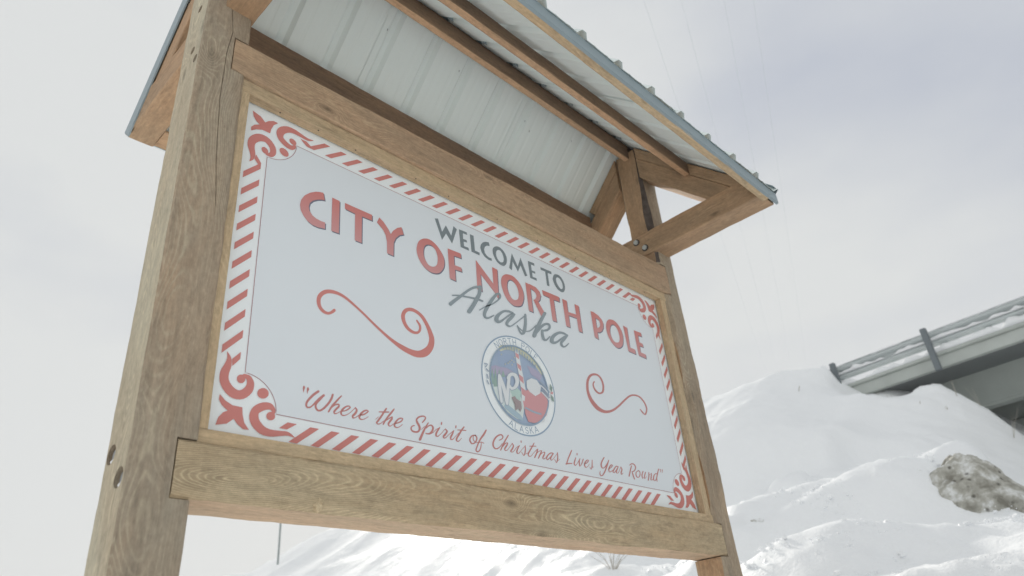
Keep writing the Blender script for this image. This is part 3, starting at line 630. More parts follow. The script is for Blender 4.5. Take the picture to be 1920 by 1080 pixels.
# ------------------------------------------------------------ printed panel
DATA = json.loads(r'''{"big":[["p",[2206,1535,2062,1566,1898,1631,1686,1773,1482,1988,1363,2221,1332,2439,1372,2653,1481,2835,1649,2991,1840,3067,2056,3076,2340,3020,2334,2762,2177,2770,1985,2746,1818,2673,1703,2535,1667,2375,1698,2214,1811,2059,1970,1941,2132,1866,2276,1830]],["p",[2571,1572,2881,1589,2897,2987,2588,2998]],["p",[3100,1570,4290,1582,4299,1838,3848,1847,3855,3006,3560,3005,3547,1855,3108,1825]],["p",[4620,1552,4811,1666,5003,1869,5147,2093,5261,1888,5459,1678,5659,1556,5761,1857,5555,1973,5389,2167,5290,2410,5270,3018,4976,3009,4970,2507,4907,2222,4780,2025,4622,1904,4511,1819]],["r",[6807,1615,7087,1563,7413,1693,7668,1960,7788,2249,7753,2592,7555,2901,7320,3044,6996,3073,6652,2908,6440,2608,6380,2279,6458,1951,6592,1762],[6995,1828,7175,1823,7351,1961,7438,2230,7414,2538,7318,2707,7168,2791,6975,2789,6820,2641,6731,2439,6730,2172,6794,1982,6895,1876]],["p",[7998,1617,8707,1592,8726,1819,8323,1848,8330,2290,8695,2279,8717,2469,8345,2497,8352,3035,8032,3013]],["p",[9554,1580,10500,2415,10508,1585,10813,1604,10758,3030,10681,3040,10568,2860,9776,2199,9802,3029,9525,3009]],["r",[11453,1615,11801,1594,12150,1794,12339,2145,12346,2517,12168,2906,11894,3065,11572,3094,11234,2914,11050,2576,10980,2198,11058,1893,11237,1707],[11587,1839,11789,1881,11973,2081,12040,2394,11969,2658,11791,2788,11587,2781,11409,2566,11342,2295,11380,2041,11464,1911]],["p",[12560,1633,12860,1657,12876,3053,12592,3048]],["p",[12792,1631,13227,1656,13453,1792,13520,2001,13434,2240,13288,2393,12968,2420,13134,2280,13222,2118,13179,1979,13045,1890,12880,1857]],["p",[12973,2388,13270,2349,13646,2835,13377,3085]],["p",[13663,1656,14852,1643,14832,1906,14415,1923,14437,3067,14143,3079,14124,1919,13685,1897]],["p",[15058,1667,15376,1672,15375,3079,15086,3086]],["p",[15945,1663,16256,1673,16254,3098,15984,3097]],["p",[15264,2272,16024,2225,16011,2426,15284,2450]],["p",[17157,1661,17484,1666,17457,3120,17168,3075]],["p",[17321,1641,17725,1728,17988,1890,18066,2108,18013,2333,17853,2556,17629,2702,17410,2741,17444,2496,17603,2445,17734,2339,17788,2159,17727,1998,17445,1933]],["r",[18697,1664,19061,1632,19414,1837,19580,2158,19573,2525,19430,2895,19123,3132,18849,3169,18538,3016,18306,2725,18236,2298,18337,1968,18494,1770],[18834,1913,19034,1916,19208,2110,19277,2364,19258,2611,19144,2793,18945,2876,18749,2870,18593,2705,18524,2456,18573,2201,18675,2021]],["p",[19779,1700,20108,1729,20056,2849,20490,2871,20486,3130,19846,3115]],["p",[20693,1702,21333,1679,21341,1898,21025,1907,20985,2293,21289,2320,21318,2515,20979,2527,20955,2887,21402,2910,21390,3144,20724,3114]]],"welcome":[["p",[7377,398,7551,330,7747,902,7968,491,8241,894,8396,347,8577,434,8264,1275,7959,899,7722,1311]],["p",[8691,386,9132,354,9159,482,8911,495,8905,785,9101,768,9129,881,8923,914,8936,1131,9187,1118,9204,1259,8734,1259]],["p",[9314,380,9529,368,9554,1111,9825,1119,9807,1262,9345,1254]],["p",[10437,347,10470,526,10297,569,10169,683,10111,832,10140,998,10246,1107,10374,1147,10529,1139,10534,1262,10332,1288,10105,1211,9946,1047,9886,845,9938,647,10069,494,10239,395]],["r",[10888,374,11092,342,11318,440,11465,641,11498,855,11432,1077,11279,1240,11092,1273,10867,1203,10692,991,10629,735,10690,529],[10989,525,11124,515,11245,639,11292,820,11273,996,11177,1102,11026,1116,10889,1000,10832,811,10878,625]],["p",[11859,361,12168,948,12418,380,12755,1221,12594,1312,12371,816,12150,1224,11864,804,11756,1296,11594,1228]],["p",[12902,373,13325,348,13340,489,13101,504,13101,810,13331,800,13332,916,13113,921,13116,1151,13373,1133,13389,1271,12937,1271]],["p",[13750,398,14512,376,14510,526,14228,546,14250,1265,14071,1276,14059,538,13751,540]],["r",[14849,396,15086,381,15295,534,15405,797,15379,1044,15223,1251,15002,1289,14768,1191,14598,955,14559,731,14676,496],[14920,545,15090,575,15218,741,15240,942,15176,1083,15051,1125,14914,1024,14808,853,14803,661]]],"script":[["s",[8040,4250,8264,4026,8614,3690,8947,3360,9278,3092,9539,2962,9706,2935],[7922,4154,8158,3933,8524,3612,8874,3287,9233,3000,9545,2843,9745,2816]],["s",[9572,2897,9523,3190,9365,3450,9151,3809,8872,4197],[9785,2839,9725,3167,9570,3472,9344,3847,9070,4249]],["s",[8119,3789,8406,3703,8720,3644,9095,3587,9445,3547,9747,3535],[8124,3732,8417,3637,8740,3567,9121,3500,9484,3446,9789,3446]],["s",[9575,3991,9927,3716,10349,3471,10772,3111,10907,2901,10839,2759,10614,2837,10353,3102,10110,3417,9909,3718,9759,4012,9755,4209,9900,4270,10108,4189,10393,3971],[9546,3957,9904,3677,10318,3427,10716,3077,10823,2922,10767,2865,10687,2912,10493,3152,10276,3455,10084,3740,9934,3996,9907,4124,9945,4166,10082,4122,10370,3938]],["s",[11574,3465,11335,3440,11001,3528,10678,3741,10432,3990,10382,4212,10572,4273,10804,4149,11061,3921,11317,3705,11515,3572],[11529,3544,11295,3549,11021,3624,10778,3819,10634,4011,10625,4081,10623,4124,10752,4073,11005,3872,11269,3650,11483,3517]],["s",[11581,3510,11391,3679,11127,3948,11015,4183,11182,4268,11420,4160,11825,3831,12204,3511,12338,3408],[11674,3552,11524,3746,11273,3992,11182,4122,11223,4179,11392,4118,11788,3800,12163,3477,12294,3367]],["s",[12249,3384,12214,3643,12152,3915,12063,4162,12014,4282,12003,4313,11887,4241,11779,4032],[12391,3335,12390,3590,12342,3874,12261,4143,12135,4330,11932,4411,11808,4294,11707,4075]],["s",[11718,4077,11872,4175,12014,4238],[11768,4031,11920,4128,12060,4190]],["s",[12190,4209,12481,4115,12725,3936,13007,3666],[12192,4157,12466,4065,12680,3904,12961,3642]],["s",[13564,2846,13308,3197,13024,3603,12791,3965,12639,4232],[13750,2869,13501,3218,13237,3619,13014,3971,12882,4229]],["s",[12875,4166,13149,3883,13394,3639,13630,3467,13789,3434,13802,3512,13692,3631,13492,3727,13295,3797],[12773,4129,13035,3840,13291,3567,13613,3361,13899,3317,13954,3492,13757,3704,13494,3820,13284,3866]],["s",[13239,3879,13228,4128,13307,4305,13537,4266,13719,4107,13841,3988],[13406,3819,13412,4048,13460,4177,13516,4191,13663,4074,13794,3964]],["s",[15099,3535,14845,3477,14498,3537,14115,3749,13844,4011,13769,4261,14006,4296,14289,4159,14631,3895,14970,3666],[15038,3612,14778,3595,14507,3654,14232,3844,14065,4026,14047,4120,14049,4153,14237,4083,14574,3839,14917,3606]],["s",[14985,3546,14717,3817,14482,4063,14479,4253,14686,4288,14910,4161,15111,3976],[15118,3584,14870,3866,14652,4068,14642,4150,14715,4201,14865,4121,15068,3954]]],"quote":[["s",[1856,8977,1852,9012,1857,9057,1877,9151],[1922,8963,1931,9004,1910,9051,1891,9148]],["s",[1992,8999,1988,9032,1991,9078,2004,9161],[2059,8984,2067,9027,2042,9075,2017,9160]],["s",[2371,8981,2236,9094,2091,9256,1990,9412,1964,9536,2026,9622,2137,9598,2234,9512,2343,9393,2460,9259,2613,9122],[2419,9035,2291,9145,2154,9297,2058,9435,2030,9521,2055,9568,2117,9558,2199,9483,2293,9359,2409,9216,2561,9071]],["s",[2512,9127,2404,9257,2304,9415,2287,9538,2349,9632,2458,9651,2582,9579,2722,9434,2831,9280,2899,9143,2933,9014],[2569,9163,2469,9294,2365,9432,2353,9517,2394,9579,2450,9590,2539,9533,2663,9397,2765,9252,2827,9129,2862,9009]],["s",[3200,8974,3094,9081,2982,9220,2859,9376,2746,9589],[3231,8995,3142,9112,3036,9252,2917,9403,2794,9607]],["s",[2847,9497,2929,9408,3034,9329,3110,9315,3096,9345,3005,9449,2933,9565,2988,9634,3085,9594,3182,9521],[2824,9482,2903,9385,3018,9292,3141,9266,3159,9365,3060,9480,2998,9569,3003,9590,3074,9572,3170,9506]],["s",[3263,9494,3353,9472,3475,9403,3572,9302,3505,9247,3387,9281,3243,9400,3178,9550,3255,9634,3385,9605,3530,9507,3673,9360,3749,9282],[3259,9461,3340,9437,3447,9371,3520,9295,3497,9289,3413,9321,3304,9434,3249,9540,3277,9590,3375,9576,3515,9491,3657,9348,3725,9266]],["s",[3718,9288,3754,9350,3706,9443,3613,9556,3643,9648,3752,9612,3883,9505],[3756,9260,3828,9335,3778,9471,3685,9576,3672,9598,3738,9588,3869,9490]],["s",[3937,9497,4033,9476,4159,9397,4253,9299,4173,9253,4034,9310,3901,9445,3855,9566,3926,9639,4045,9617,4153,9554,4243,9482],[3933,9461,4016,9436,4129,9364,4200,9297,4173,9298,4072,9353,3968,9475,3929,9553,3950,9594,4039,9590,4140,9536,4231,9469]],["s",[4915,9055,4817,9195,4705,9362,4582,9532,4525,9628,4611,9678,4730,9622,4855,9510],[4968,9075,4876,9217,4769,9388,4645,9559,4594,9615,4617,9638,4714,9602,4839,9496]],["s",[4527,9515,4635,9415],[4513,9503,4621,9403]],["s",[4650,9254,4846,9228,5045,9188],[4651,9220,4847,9184,5045,9147]],["s",[5233,9014,5118,9146,4977,9325,4866,9484,4792,9622],[5278,9034,5181,9177,5033,9352,4922,9504,4840,9636]],["s",[4903,9517,5065,9399,5177,9337,5130,9367,5035,9491,4985,9598,5060,9663,5155,9619,5251,9531],[4885,9498,5041,9369,5185,9288,5199,9387,5102,9515,5056,9586,5076,9625,5140,9601,5236,9519]],["s",[5313,9528,5431,9484,5572,9402,5632,9284,5517,9268,5385,9343,5258,9494,5235,9615,5333,9664,5460,9621,5608,9495],[5303,9499,5412,9447,5534,9373,5575,9307,5526,9313,5428,9376,5326,9512,5300,9589,5345,9622,5445,9599,5594,9482]],["s",[6463,9285,6558,9190,6621,9080,6553,9014,6431,9026,6276,9090,6162,9211,6180,9329,6251,9428,6279,9516,6239,9598,6148,9629,6032,9622,5986,9569,6016,9499,6106,9457],[6426,9263,6510,9171,6558,9091,6525,9062,6438,9075,6314,9133,6235,9216,6263,9287,6339,9384,6373,9507,6288,9641,6141,9692,5989,9676,5922,9584,5980,9473,6093,9425]],["s",[6685,9235,6546,9417,6425,9603,6273,9881],[6726,9248,6609,9435,6510,9621,6373,9900]],["s",[6411,9532,6552,9395],[6394,9521,6536,9384]],["s",[6624,9457,6732,9362,6830,9329,6868,9381,6838,9477,6757,9576,6658,9611,6585,9612],[6598,9439,6706,9328,6855,9274,6953,9354,6920,9494,6800,9626,6654,9660,6572,9644]],["s",[6767,9643,6911,9560,7058,9422,7221,9332],[6753,9621,6895,9544,7042,9406,7207,9311]],["s",[7198,9306,7105,9402,7013,9537,7005,9658,7116,9668,7229,9576,7360,9453],[7238,9321,7172,9424,7093,9544,7075,9624,7103,9633,7211,9562,7343,9442]],["s",[7277,9129,7272,9188],[7342,9121,7330,9181]],["s",[7351,9450,7417,9382,7486,9331],[7333,9440,7400,9371,7464,9313]],["s",[7453,9345,7502,9404,7429,9496,7333,9605,7370,9683,7486,9647,7618,9520,7849,9339],[7496,9314,7585,9389,7501,9524,7407,9617,7401,9633,7466,9624,7601,9508,7831,9324]],["s",[7834,9317,7762,9433,7666,9582,7686,9685,7814,9652,7910,9542,8107,9365],[7885,9324,7831,9446,7745,9586,7735,9637,7792,9627,7892,9532,8089,9354]],["s",[7943,9133,7936,9193],[8007,9127,7992,9188]],["s",[8336,9083,8206,9222,8079,9390,7954,9558,7934,9670,8042,9698,8147,9620,8226,9532],[8387,9105,8270,9245,8150,9411,8030,9572,8002,9641,8039,9661,8128,9607,8209,9524]],["s",[8047,9275,8254,9250,8445,9227],[8051,9243,8260,9211,8452,9191]],["s",[8921,9290,8730,9334,8597,9471,8586,9593,8686,9678,8834,9636,8954,9521,8998,9380,8906,9299],[8924,9328,8759,9373,8661,9479,8657,9564,8717,9628,8805,9604,8895,9509,8931,9401,8860,9332]],["s",[8796,9342,8755,9472,8833,9570,9031,9583],[8830,9341,8794,9460,8855,9545,9043,9558]],["s",[9430,9014,9284,9198,9115,9394,9007,9565,8913,9728,8852,9879,8944,9938,9073,9871,9157,9733,9192,9562],[9495,9030,9366,9225,9184,9415,9067,9576,8978,9735,8919,9865,8956,9887,9029,9851,9104,9731,9157,9564]],["s",[9039,9573,9174,9543,9297,9556],[9037,9544,9182,9509,9312,9529]],["s",[10114,9315,10253,9255,10352,9149,10300,9049,10140,9064,9923,9196,9772,9382,9725,9539,9798,9663,9973,9668,10159,9539,10275,9411],[10099,9287,10222,9229,10289,9155,10253,9100,10160,9112,9980,9229,9850,9392,9807,9519,9853,9616,9962,9627,10129,9521,10246,9400]],["s",[10595,9019,10406,9244,10254,9456,10120,9671],[10646,9033,10469,9259,10318,9469,10169,9680]],["s",[10293,9523,10437,9387,10519,9358,10453,9436,10337,9580,10378,9670,10515,9622,10641,9493,10813,9319],[10266,9511,10410,9361,10575,9324,10524,9452,10407,9583,10406,9633,10496,9606,10621,9485,10787,9309]],["s",[10778,9325,10819,9406,10738,9525,10641,9637,10736,9676,10849,9624,11018,9449,11202,9342],[10823,9303,10891,9394,10810,9542,10715,9632,10743,9641,10827,9610,11001,9438,11185,9325]],["s",[11171,9328,11072,9436,10981,9579,11014,9681,11146,9650,11275,9517,11513,9318],[11216,9339,11135,9448,11060,9574,11062,9640,11123,9630,11256,9508,11492,9307]],["s",[11275,9148,11279,9193],[11334,9135,11330,9182]],["s",[11490,9302,11476,9425,11433,9576,11379,9678,11323,9619,11300,9571],[11539,9292,11539,9417,11500,9577,11388,9716,11291,9636,11270,9583]],["s",[11381,9653,11502,9629,11648,9557],[11381,9634,11496,9609,11639,9544]],["s",[12018,9099,11891,9254,11722,9444,11599,9608,11668,9699,11813,9656,11972,9508,12199,9339],[12063,9108,11947,9268,11788,9460,11673,9604,11699,9661,11796,9642,11953,9498,12173,9323]],["s",[11759,9288,11939,9260,12141,9228],[11762,9257,11944,9223,12147,9197]],["s",[12183,9326,12106,9471,11964,9677],[12250,9327,12183,9480,12027,9688]],["s",[12106,9544,12284,9411,12406,9367,12328,9465,12179,9674],[12085,9532,12266,9390,12461,9330,12400,9475,12238,9685]],["s",[12321,9567,12481,9437,12592,9402,12524,9493,12435,9623,12500,9690,12673,9601],[12299,9556,12462,9417,12647,9365,12599,9501,12507,9619,12506,9653,12661,9583]],["s",[13146,9336,12987,9335,12786,9447,12647,9605,12736,9688,12912,9568,13131,9381],[13128,9375,12997,9377,12836,9473,12724,9602,12737,9644,12882,9551,13096,9365]],["s",[13098,9349,12954,9498,12893,9618,12984,9667,13111,9577,13384,9325],[13155,9365,13023,9510,12965,9603,12984,9636,13090,9567,13362,9316]],["s",[13363,9295,13353,9437,13314,9579,13258,9690,13210,9621,13195,9583],[13415,9284,13417,9427,13384,9578,13269,9729,13178,9636,13166,9594]],["s",[13277,9653,13392,9616,13511,9532],[13272,9637,13379,9601,13498,9524]],["s",[14277,9054,14132,9249,13988,9444,13849,9671],[14345,9062,14206,9258,14060,9451,13921,9676]],["s",[13841,9708,14029,9662,14231,9633],[13839,9660,14033,9616,14239,9589]],["s",[14501,9330,14408,9458,14334,9606,14420,9683,14554,9595,14775,9374],[14551,9333,14484,9460,14415,9591,14435,9644,14528,9585,14750,9367]],["s",[14615,9141,14607,9192],[14679,9131,14667,9183]],["s",[14767,9329,14683,9455,14695,9672,14884,9550,15035,9323],[14819,9331,14765,9443,14760,9630,14837,9542,14980,9319]],["s",[15064,9512,15232,9466,15389,9330,15285,9293,15098,9412,15001,9572,15091,9671,15265,9600,15408,9460],[15059,9481,15203,9439,15327,9330,15302,9326,15170,9429,15094,9556,15125,9629,15246,9588,15390,9454]],["s",[15584,9283,15540,9452,15490,9601,15463,9661,15405,9597],[15637,9276,15607,9443,15567,9601,15444,9701,15375,9612]],["s",[15494,9621,15680,9558],[15488,9605,15675,9545]],["s",[16440,9036,16251,9223,16145,9399,16190,9537,16384,9518,16601,9347,16795,9152],[16508,9051,16332,9233,16243,9385,16259,9493,16355,9487,16552,9332,16742,9140]],["s",[16745,9119,16580,9345,16370,9626,16195,9807,16093,9858,16047,9807,16074,9691],[16813,9123,16665,9351,16451,9637,16252,9831,16067,9905,15979,9825,16031,9695]],["s",[16744,9502,16890,9430,17028,9310,16917,9275,16743,9396,16636,9559,16738,9653,16973,9537],[16721,9481,16852,9410,16964,9314,16938,9307,16814,9409,16727,9543,16754,9612,16959,9520]],["s",[17410,9289,17261,9292,17087,9421,16927,9590,17055,9640,17218,9517,17417,9339],[17388,9328,17288,9329,17154,9439,17016,9583,17041,9602,17180,9505,17369,9326]],["s",[17379,9311,17227,9485,17172,9612,17305,9624,17436,9515,17616,9306],[17442,9319,17307,9489,17254,9588,17288,9600,17407,9509,17585,9302]],["s",[17583,9313,17618,9411,17514,9559,17566,9652,17722,9558],[17634,9294,17707,9397,17606,9551,17590,9607,17702,9544]],["s",[18409,9135,18263,9334,18085,9628],[18479,9137,18348,9335,18175,9628]],["s",[18314,9137,18467,9061,18619,9060,18695,9147,18638,9265,18515,9351,18390,9386],[18284,9111,18464,9015,18679,9013,18784,9123,18713,9274,18545,9384,18392,9416]],["s",[18381,9423,18394,9564,18458,9723],[18446,9404,18486,9536,18539,9697]],["s",[18938,9267,18724,9361,18630,9514,18722,9634,18928,9579,19047,9427,19038,9299,18928,9269],[18960,9294,18780,9378,18718,9495,18774,9591,18882,9559,18976,9433,18974,9326,18887,9304]],["s",[19256,9267,19108,9447,19116,9619,19307,9541,19472,9311],[19317,9270,19201,9440,19179,9584,19267,9533,19426,9310]],["s",[19434,9292,19308,9469,19306,9617,19517,9483],[19502,9293,19389,9464,19341,9574,19496,9473]],["s",[19692,9288,19656,9426,19543,9636],[19767,9276,19745,9418,19619,9634]],["s",[19731,9410,19913,9301,19830,9436,19770,9610,19921,9595,20088,9458],[19709,9396,19959,9258,19921,9427,19850,9588,19898,9579,20062,9451]],["s",[20410,9216,20209,9261,20027,9423,19996,9586,20174,9601,20345,9427],[20408,9254,20249,9287,20114,9423,20081,9556,20140,9576,20296,9420]],["s",[20565,8997,20389,9249,20267,9462,20267,9601],[20648,8997,20477,9248,20353,9453,20332,9589]],["s",[20707,9012,20728,9122],[20780,8995,20765,9114]],["s",[20872,8996,20860,9120],[20945,8984,20896,9114]]],"swirl1":[["s",[2803,6015,2716,6118,2608,6190,2471,6170,2349,6062,2309,5882,2345,5722,2467,5571,2651,5477,2920,5444,3206,5492,3565,5654,3991,5890,4421,6164,4854,6417,5226,6613,5536,6755,5899,6851,6299,6884,6745,6722,7048,6340,7120,5958,7031,5683,6879,5414,6625,5111,6295,4965,5984,4973,5713,5142,5593,5429,5664,5707,5847,5908,6106,5993,6355,5936,6500,5754,6500,5543,6349,5386],[2882,6088,2769,6201,2603,6295,2405,6281,2240,6151,2160,5930,2203,5678,2397,5445,2657,5334,2960,5319,3262,5392,3623,5572,4049,5815,4484,6084,4925,6324,5313,6490,5644,6576,5997,6636,6328,6616,6569,6485,6771,6291,6864,6029,6832,5792,6724,5525,6507,5229,6219,5101,5981,5121,5842,5221,5767,5386,5808,5614,5952,5793,6159,5874,6319,5844,6388,5755,6399,5600,6283,5441]]],"swirl2":[["s",[16541,5494,16434,5652,16462,5853,16613,6002,16855,6048,17167,5909,17290,5685,17320,5446,17223,5185,16980,5039,16643,5064,16302,5227,16058,5501,15952,5782,15913,6087,15976,6397,16155,6663,16477,6873,16909,6928,17337,6849,17817,6647,18316,6331,18839,5956,19293,5667,19650,5544,20031,5531,20305,5667,20460,5883,20476,6094,20297,6324,20209,6276,20014,6146],[16639,5499,16539,5629,16571,5799,16716,5922,16887,5955,17061,5871,17138,5712,17179,5496,17099,5256,16891,5136,16634,5176,16412,5290,16233,5500,16135,5744,16105,6023,16196,6292,16400,6509,16692,6690,17012,6769,17335,6728,17755,6566,18234,6278,18754,5903,19246,5596,19684,5451,20119,5447,20417,5601,20583,5832,20597,6074,20368,6377,20115,6340,19945,6188]]],"corner":[["s",[-597,8461,-573,8639,-626,8835,-719,9073,-706,9379,-534,9644,-276,9789,24,9746,261,9502,299,9213,170,9020,3,8995],[-582,8452,-457,8603,-424,8850,-467,9078,-458,9265,-341,9429,-195,9513,-81,9504,36,9388,80,9262,56,9148,-35,9101]],["p",[22,9142,15,9201,-15,9254,-63,9291,-118,9303,-171,9289,-210,9252,-228,9199,-222,9139,-192,9086,-145,9049,-89,9036,-36,9050,4,9087]],["p",[770,9421,759,9494,714,9560,646,9606,567,9622,494,9606,440,9561,417,9496,428,9423,471,9357,539,9310,618,9293,692,9309,747,9354]],["p",[-660,9741,-484,9895,-269,9990,20,9995,48,10204,123,10431,273,10602,106,10611,-77,10501,-194,10369,-378,10538,-683,10626,-628,10399,-512,10242,-386,10167,-568,10049,-669,9898]],["s",[1021,9937,998,9826,858,9706,597,9735,336,9920,243,10196,341,10459,601,10654,909,10688,1215,10623,1427,10575,1553,10579,1683,10603],[923,9979,888,9922,815,9904,679,9954,532,10062,517,10157,564,10283,727,10427,932,10479,1209,10467,1441,10454,1585,10511,1691,10590]],["p",[1025,10062,1016,10120,981,10171,927,10205,866,10216,809,10202,767,10166,749,10114,758,10057,792,10006,845,9971,907,9960,964,9973,1007,10010]],["p",[-432,8637,-188,8352,-190,8576,-399,8848]],["p",[1429,10178,1728,10178,1418,10393,1170,10391]]],"seal":[["yellow",["s",[10609,5527,10976,5353,11581,5342,12116,5477,12584,5685,12902,5963],[10572,5296,11034,5128,11729,5110,12321,5254,12804,5506,13078,5844]]],["flag",["p",[10385,5509,10848,5572,11516,5544,11325,6235,10815,6206,10395,6146]]],["purple",["p",[9941,6357,10210,6233,10501,6240,10855,6196,11239,6285,11261,6431,10460,6617,9944,6632]]],["purple",["p",[12077,5778,12654,5857,12969,6034,12796,6324,12277,6133]]],["snow",["p",[9899,7093,10408,7095,11362,6886,11545,7318,11644,7765,11500,8250,11185,8280,10674,8095,10198,7654]]],["green",["p",[10028,6395,10081,7052,9854,7103]]],["green",["p",[10204,6294,10238,7133,10008,7183]]],["green",["p",[10414,6332,10493,6727,10260,6780]]],["green",["p",[10628,6340,10721,6615,10484,6670]]],["mint",["p",[10937,7154,11281,6903,11576,7076,11447,7455,11061,7419]]],["bluewave",["s",[10567,7963,10850,8111,11182,8241,11411,8299],[10757,7780,11049,7916,11377,8058,11510,8217]]],["outline",["s",[10268,6665,10226,7144,10276,7734],[10464,6612,10466,7074,10499,7667]]],["outline",["s",[10284,6715,10455,7227,10566,7765],[10504,6608,10725,7115,10791,7688]]],["outline",["s",[10799,7706,10923,7106,11068,6484],[10590,7741,10681,7145,10837,6521]]],["outline",["s",[10916,6683,11097,6514,11188,6519,11250,6677,11164,6872,11063,6956,10974,6876],[10768,6611,11029,6344,11416,6323,11538,6604,11366,6942,10993,7138,10830,6980]]],["white",["s",[10303,6655,10261,7134,10310,7724],[10428,6622,10431,7084,10464,7677]]],["white",["s",[10318,6698,10489,7213,10601,7753],[10470,6625,10690,7130,10756,7700]]],["white",["s",[10764,7712,10888,7112,11032,6490],[10624,7735,10716,7139,10873,6515]]],["white",["s",[10891,6671,11088,6491,11217,6494,11287,6667,11191,6881,11052,6985,10943,6898],[10792,6623,11038,6367,11386,6348,11501,6613,11338,6933,11004,7110,10861,6958]]],["white",["s",[11410,5366,11455,5914,11533,6504,11560,7095,11590,7713,12199,8109,12565,8159],[11630,5282,11690,5825,11783,6416,11842,7004,11895,7544,12478,7851,12751,7916]]],["red",["p",[11431,5378,11630,5421,11618,5642,11449,5561]]],["red",["p",[11463,5835,11690,5903,11682,6150,11502,6040]]],["red",["p",[11516,6311,11762,6406,11758,6679,11546,6576]]],["red",["p",[11567,6841,11833,6962,11833,7259,11581,7164]]],["red",["p",[11610,7422,11915,7536,12034,7834,11644,7765]]],["red",["p",[12013,7983,12360,7830,12582,7994,12306,8189]]],["red",["p",[11833,6962,12272,6746,12762,6823,13107,7055,13171,7346,12944,7808,12558,8144,12131,8278,11812,8279,11677,7989,11668,7586]]],["white",["p",[11934,6518,12250,6324,12582,6341,12801,6570,12709,6895,12388,7083,12076,6970,11917,6824]]],["outline",["s",[11703,7755,12173,7845,12590,7850],[11756,7682,12229,7759,12630,7775]]],["outline",["s",[12758,6415,13034,6537,13258,6734],[12816,6360,13099,6485,13328,6686]]],["white",["s",[12768,6560,13011,6678,13237,6862],[12828,6506,13076,6626,13306,6813]]],["outline",["s",[12779,6705,12989,6818,13217,6989],[12840,6652,13054,6767,13285,6940]]],["white",["s",[12790,6848,12967,6957,13197,7116],[12853,6797,13032,6906,13263,7066]]],["brown",["p",[10965,7439,11148,7343,11229,7442,11480,7507,11482,7796,11382,7959,11281,7836,11111,7954,11104,7698]]],["leaf",["p",[13401,6313,13523,6473,13455,6675,13359,6572]]],["leaf",["p",[13361,6819,13520,6909,13518,7124,13391,7058]]],["red",["p",[13527,6709,13496,6760,13435,6791,13381,6784,13365,6744,13396,6693,13457,6662,13511,6669]]],["outline",["s",[9577,6355,9703,6335,9609,6455],[9598,6298,9769,6303,9659,6467]]],["outline",["s",[9650,6561,9733,6628],[9707,6515,9789,6582]]],["outline",["s",[9646,6784,9685,6919],[9712,6754,9751,6890]]],["outline",["s",[9641,7046,9704,7157],[9698,7014,9760,7126]]],["gold",["p",[10788,6062,10767,6093,10731,6102,10716,6080,10737,6048,10773,6039]]],["gold",["p",[10955,5979,10933,6010,10897,6019,10882,5997,10903,5965,10940,5956]]],["gold",["p",[11060,5892,11038,5924,11002,5933,10986,5910,11008,5878,11045,5869]]],["gold",["p",[11183,5794,11161,5826,11124,5835,11109,5812,11131,5781,11168,5771]]],["gold",["p",[11364,5625,11342,5658,11305,5667,11289,5644,11312,5612,11349,5602]]],["gold",["p",[10612,5682,10591,5713,10555,5723,10540,5700,10561,5668,10597,5659]]],["gold",["p",[11305,5843,11283,5875,11246,5885,11231,5862,11253,5830,11290,5821]]],["gold",["p",[11191,5994,11169,6025,11132,6034,11117,6012,11139,5980,11176,5971]]],["blue2",["s",[10722,5250,10745,5403],[10779,5230,10769,5395]]],["blue2",["s",[10876,5224,10898,5378],[10933,5203,10922,5369]]],["blue2",["s",[11029,5208,11051,5363],[11087,5188,11076,5354]]],["blue2",["s",[11182,5203,11204,5358],[11241,5183,11229,5350]]],["blue2",["s",[11335,5210,11356,5365],[11394,5189,11381,5357]]],["blue2",["s",[11487,5227,11508,5383],[11547,5206,11534,5374]]],["blue2",["s",[11639,5256,11660,5412],[11699,5235,11685,5403]]],["blue2",["s",[11790,5295,11811,5452],[11851,5275,11837,5443]]],["blue2",["s",[11941,5347,11961,5503],[12002,5326,11987,5495]]],["blue2",["s",[12091,5409,12111,5566],[12152,5388,12137,5557]]],["blue2",["s",[12240,5483,12259,5640],[12301,5462,12286,5632]]],["blue2",["s",[12387,5568,12407,5726],[12449,5548,12433,5717]]],["blue2",["s",[12534,5665,12553,5822],[12596,5645,12580,5814]]]]}''')
PW = 2.2593
panel = box('sign_panel', (-.134, 2.384, 0, .012, Z0 - 1.131, Z0 + .140), M_panel, sign)
LAY = [0]
def P3(u, v, y): return (u, y, Z0 - v)
def cr(p, closed=False, k=3):
    n = len(p); o = []
    rng = range(n if closed else n - 1)
    for i in rng:
        if closed: a, b, c, d = p[(i-1) % n], p[i], p[(i+1) % n], p[(i+2) % n]
        else: a, b, c, d = p[max(i-1, 0)], p[i], p[i+1], p[min(i+2, n-1)]
        for j in range(k):
            t = j / k; t2, t3 = t*t, t*t*t
            o.append(tuple(.5*((2*b[q]) + (c[q]-a[q])*t + (2*a[q]-5*b[q]+4*c[q]-d[q])*t2 + (3*b[q]-a[q]-3*c[q]+d[q])*t3) for q in (0, 1)))
    if not closed: o.append(tuple(p[-1]))
    return o
def pairs(a, fu=None): 
    p = [(a[i] / 1e4, a[i+1] / 1e4) for i in range(0, len(a), 2)]
    return [fu(*q) for q in p] if fu else p
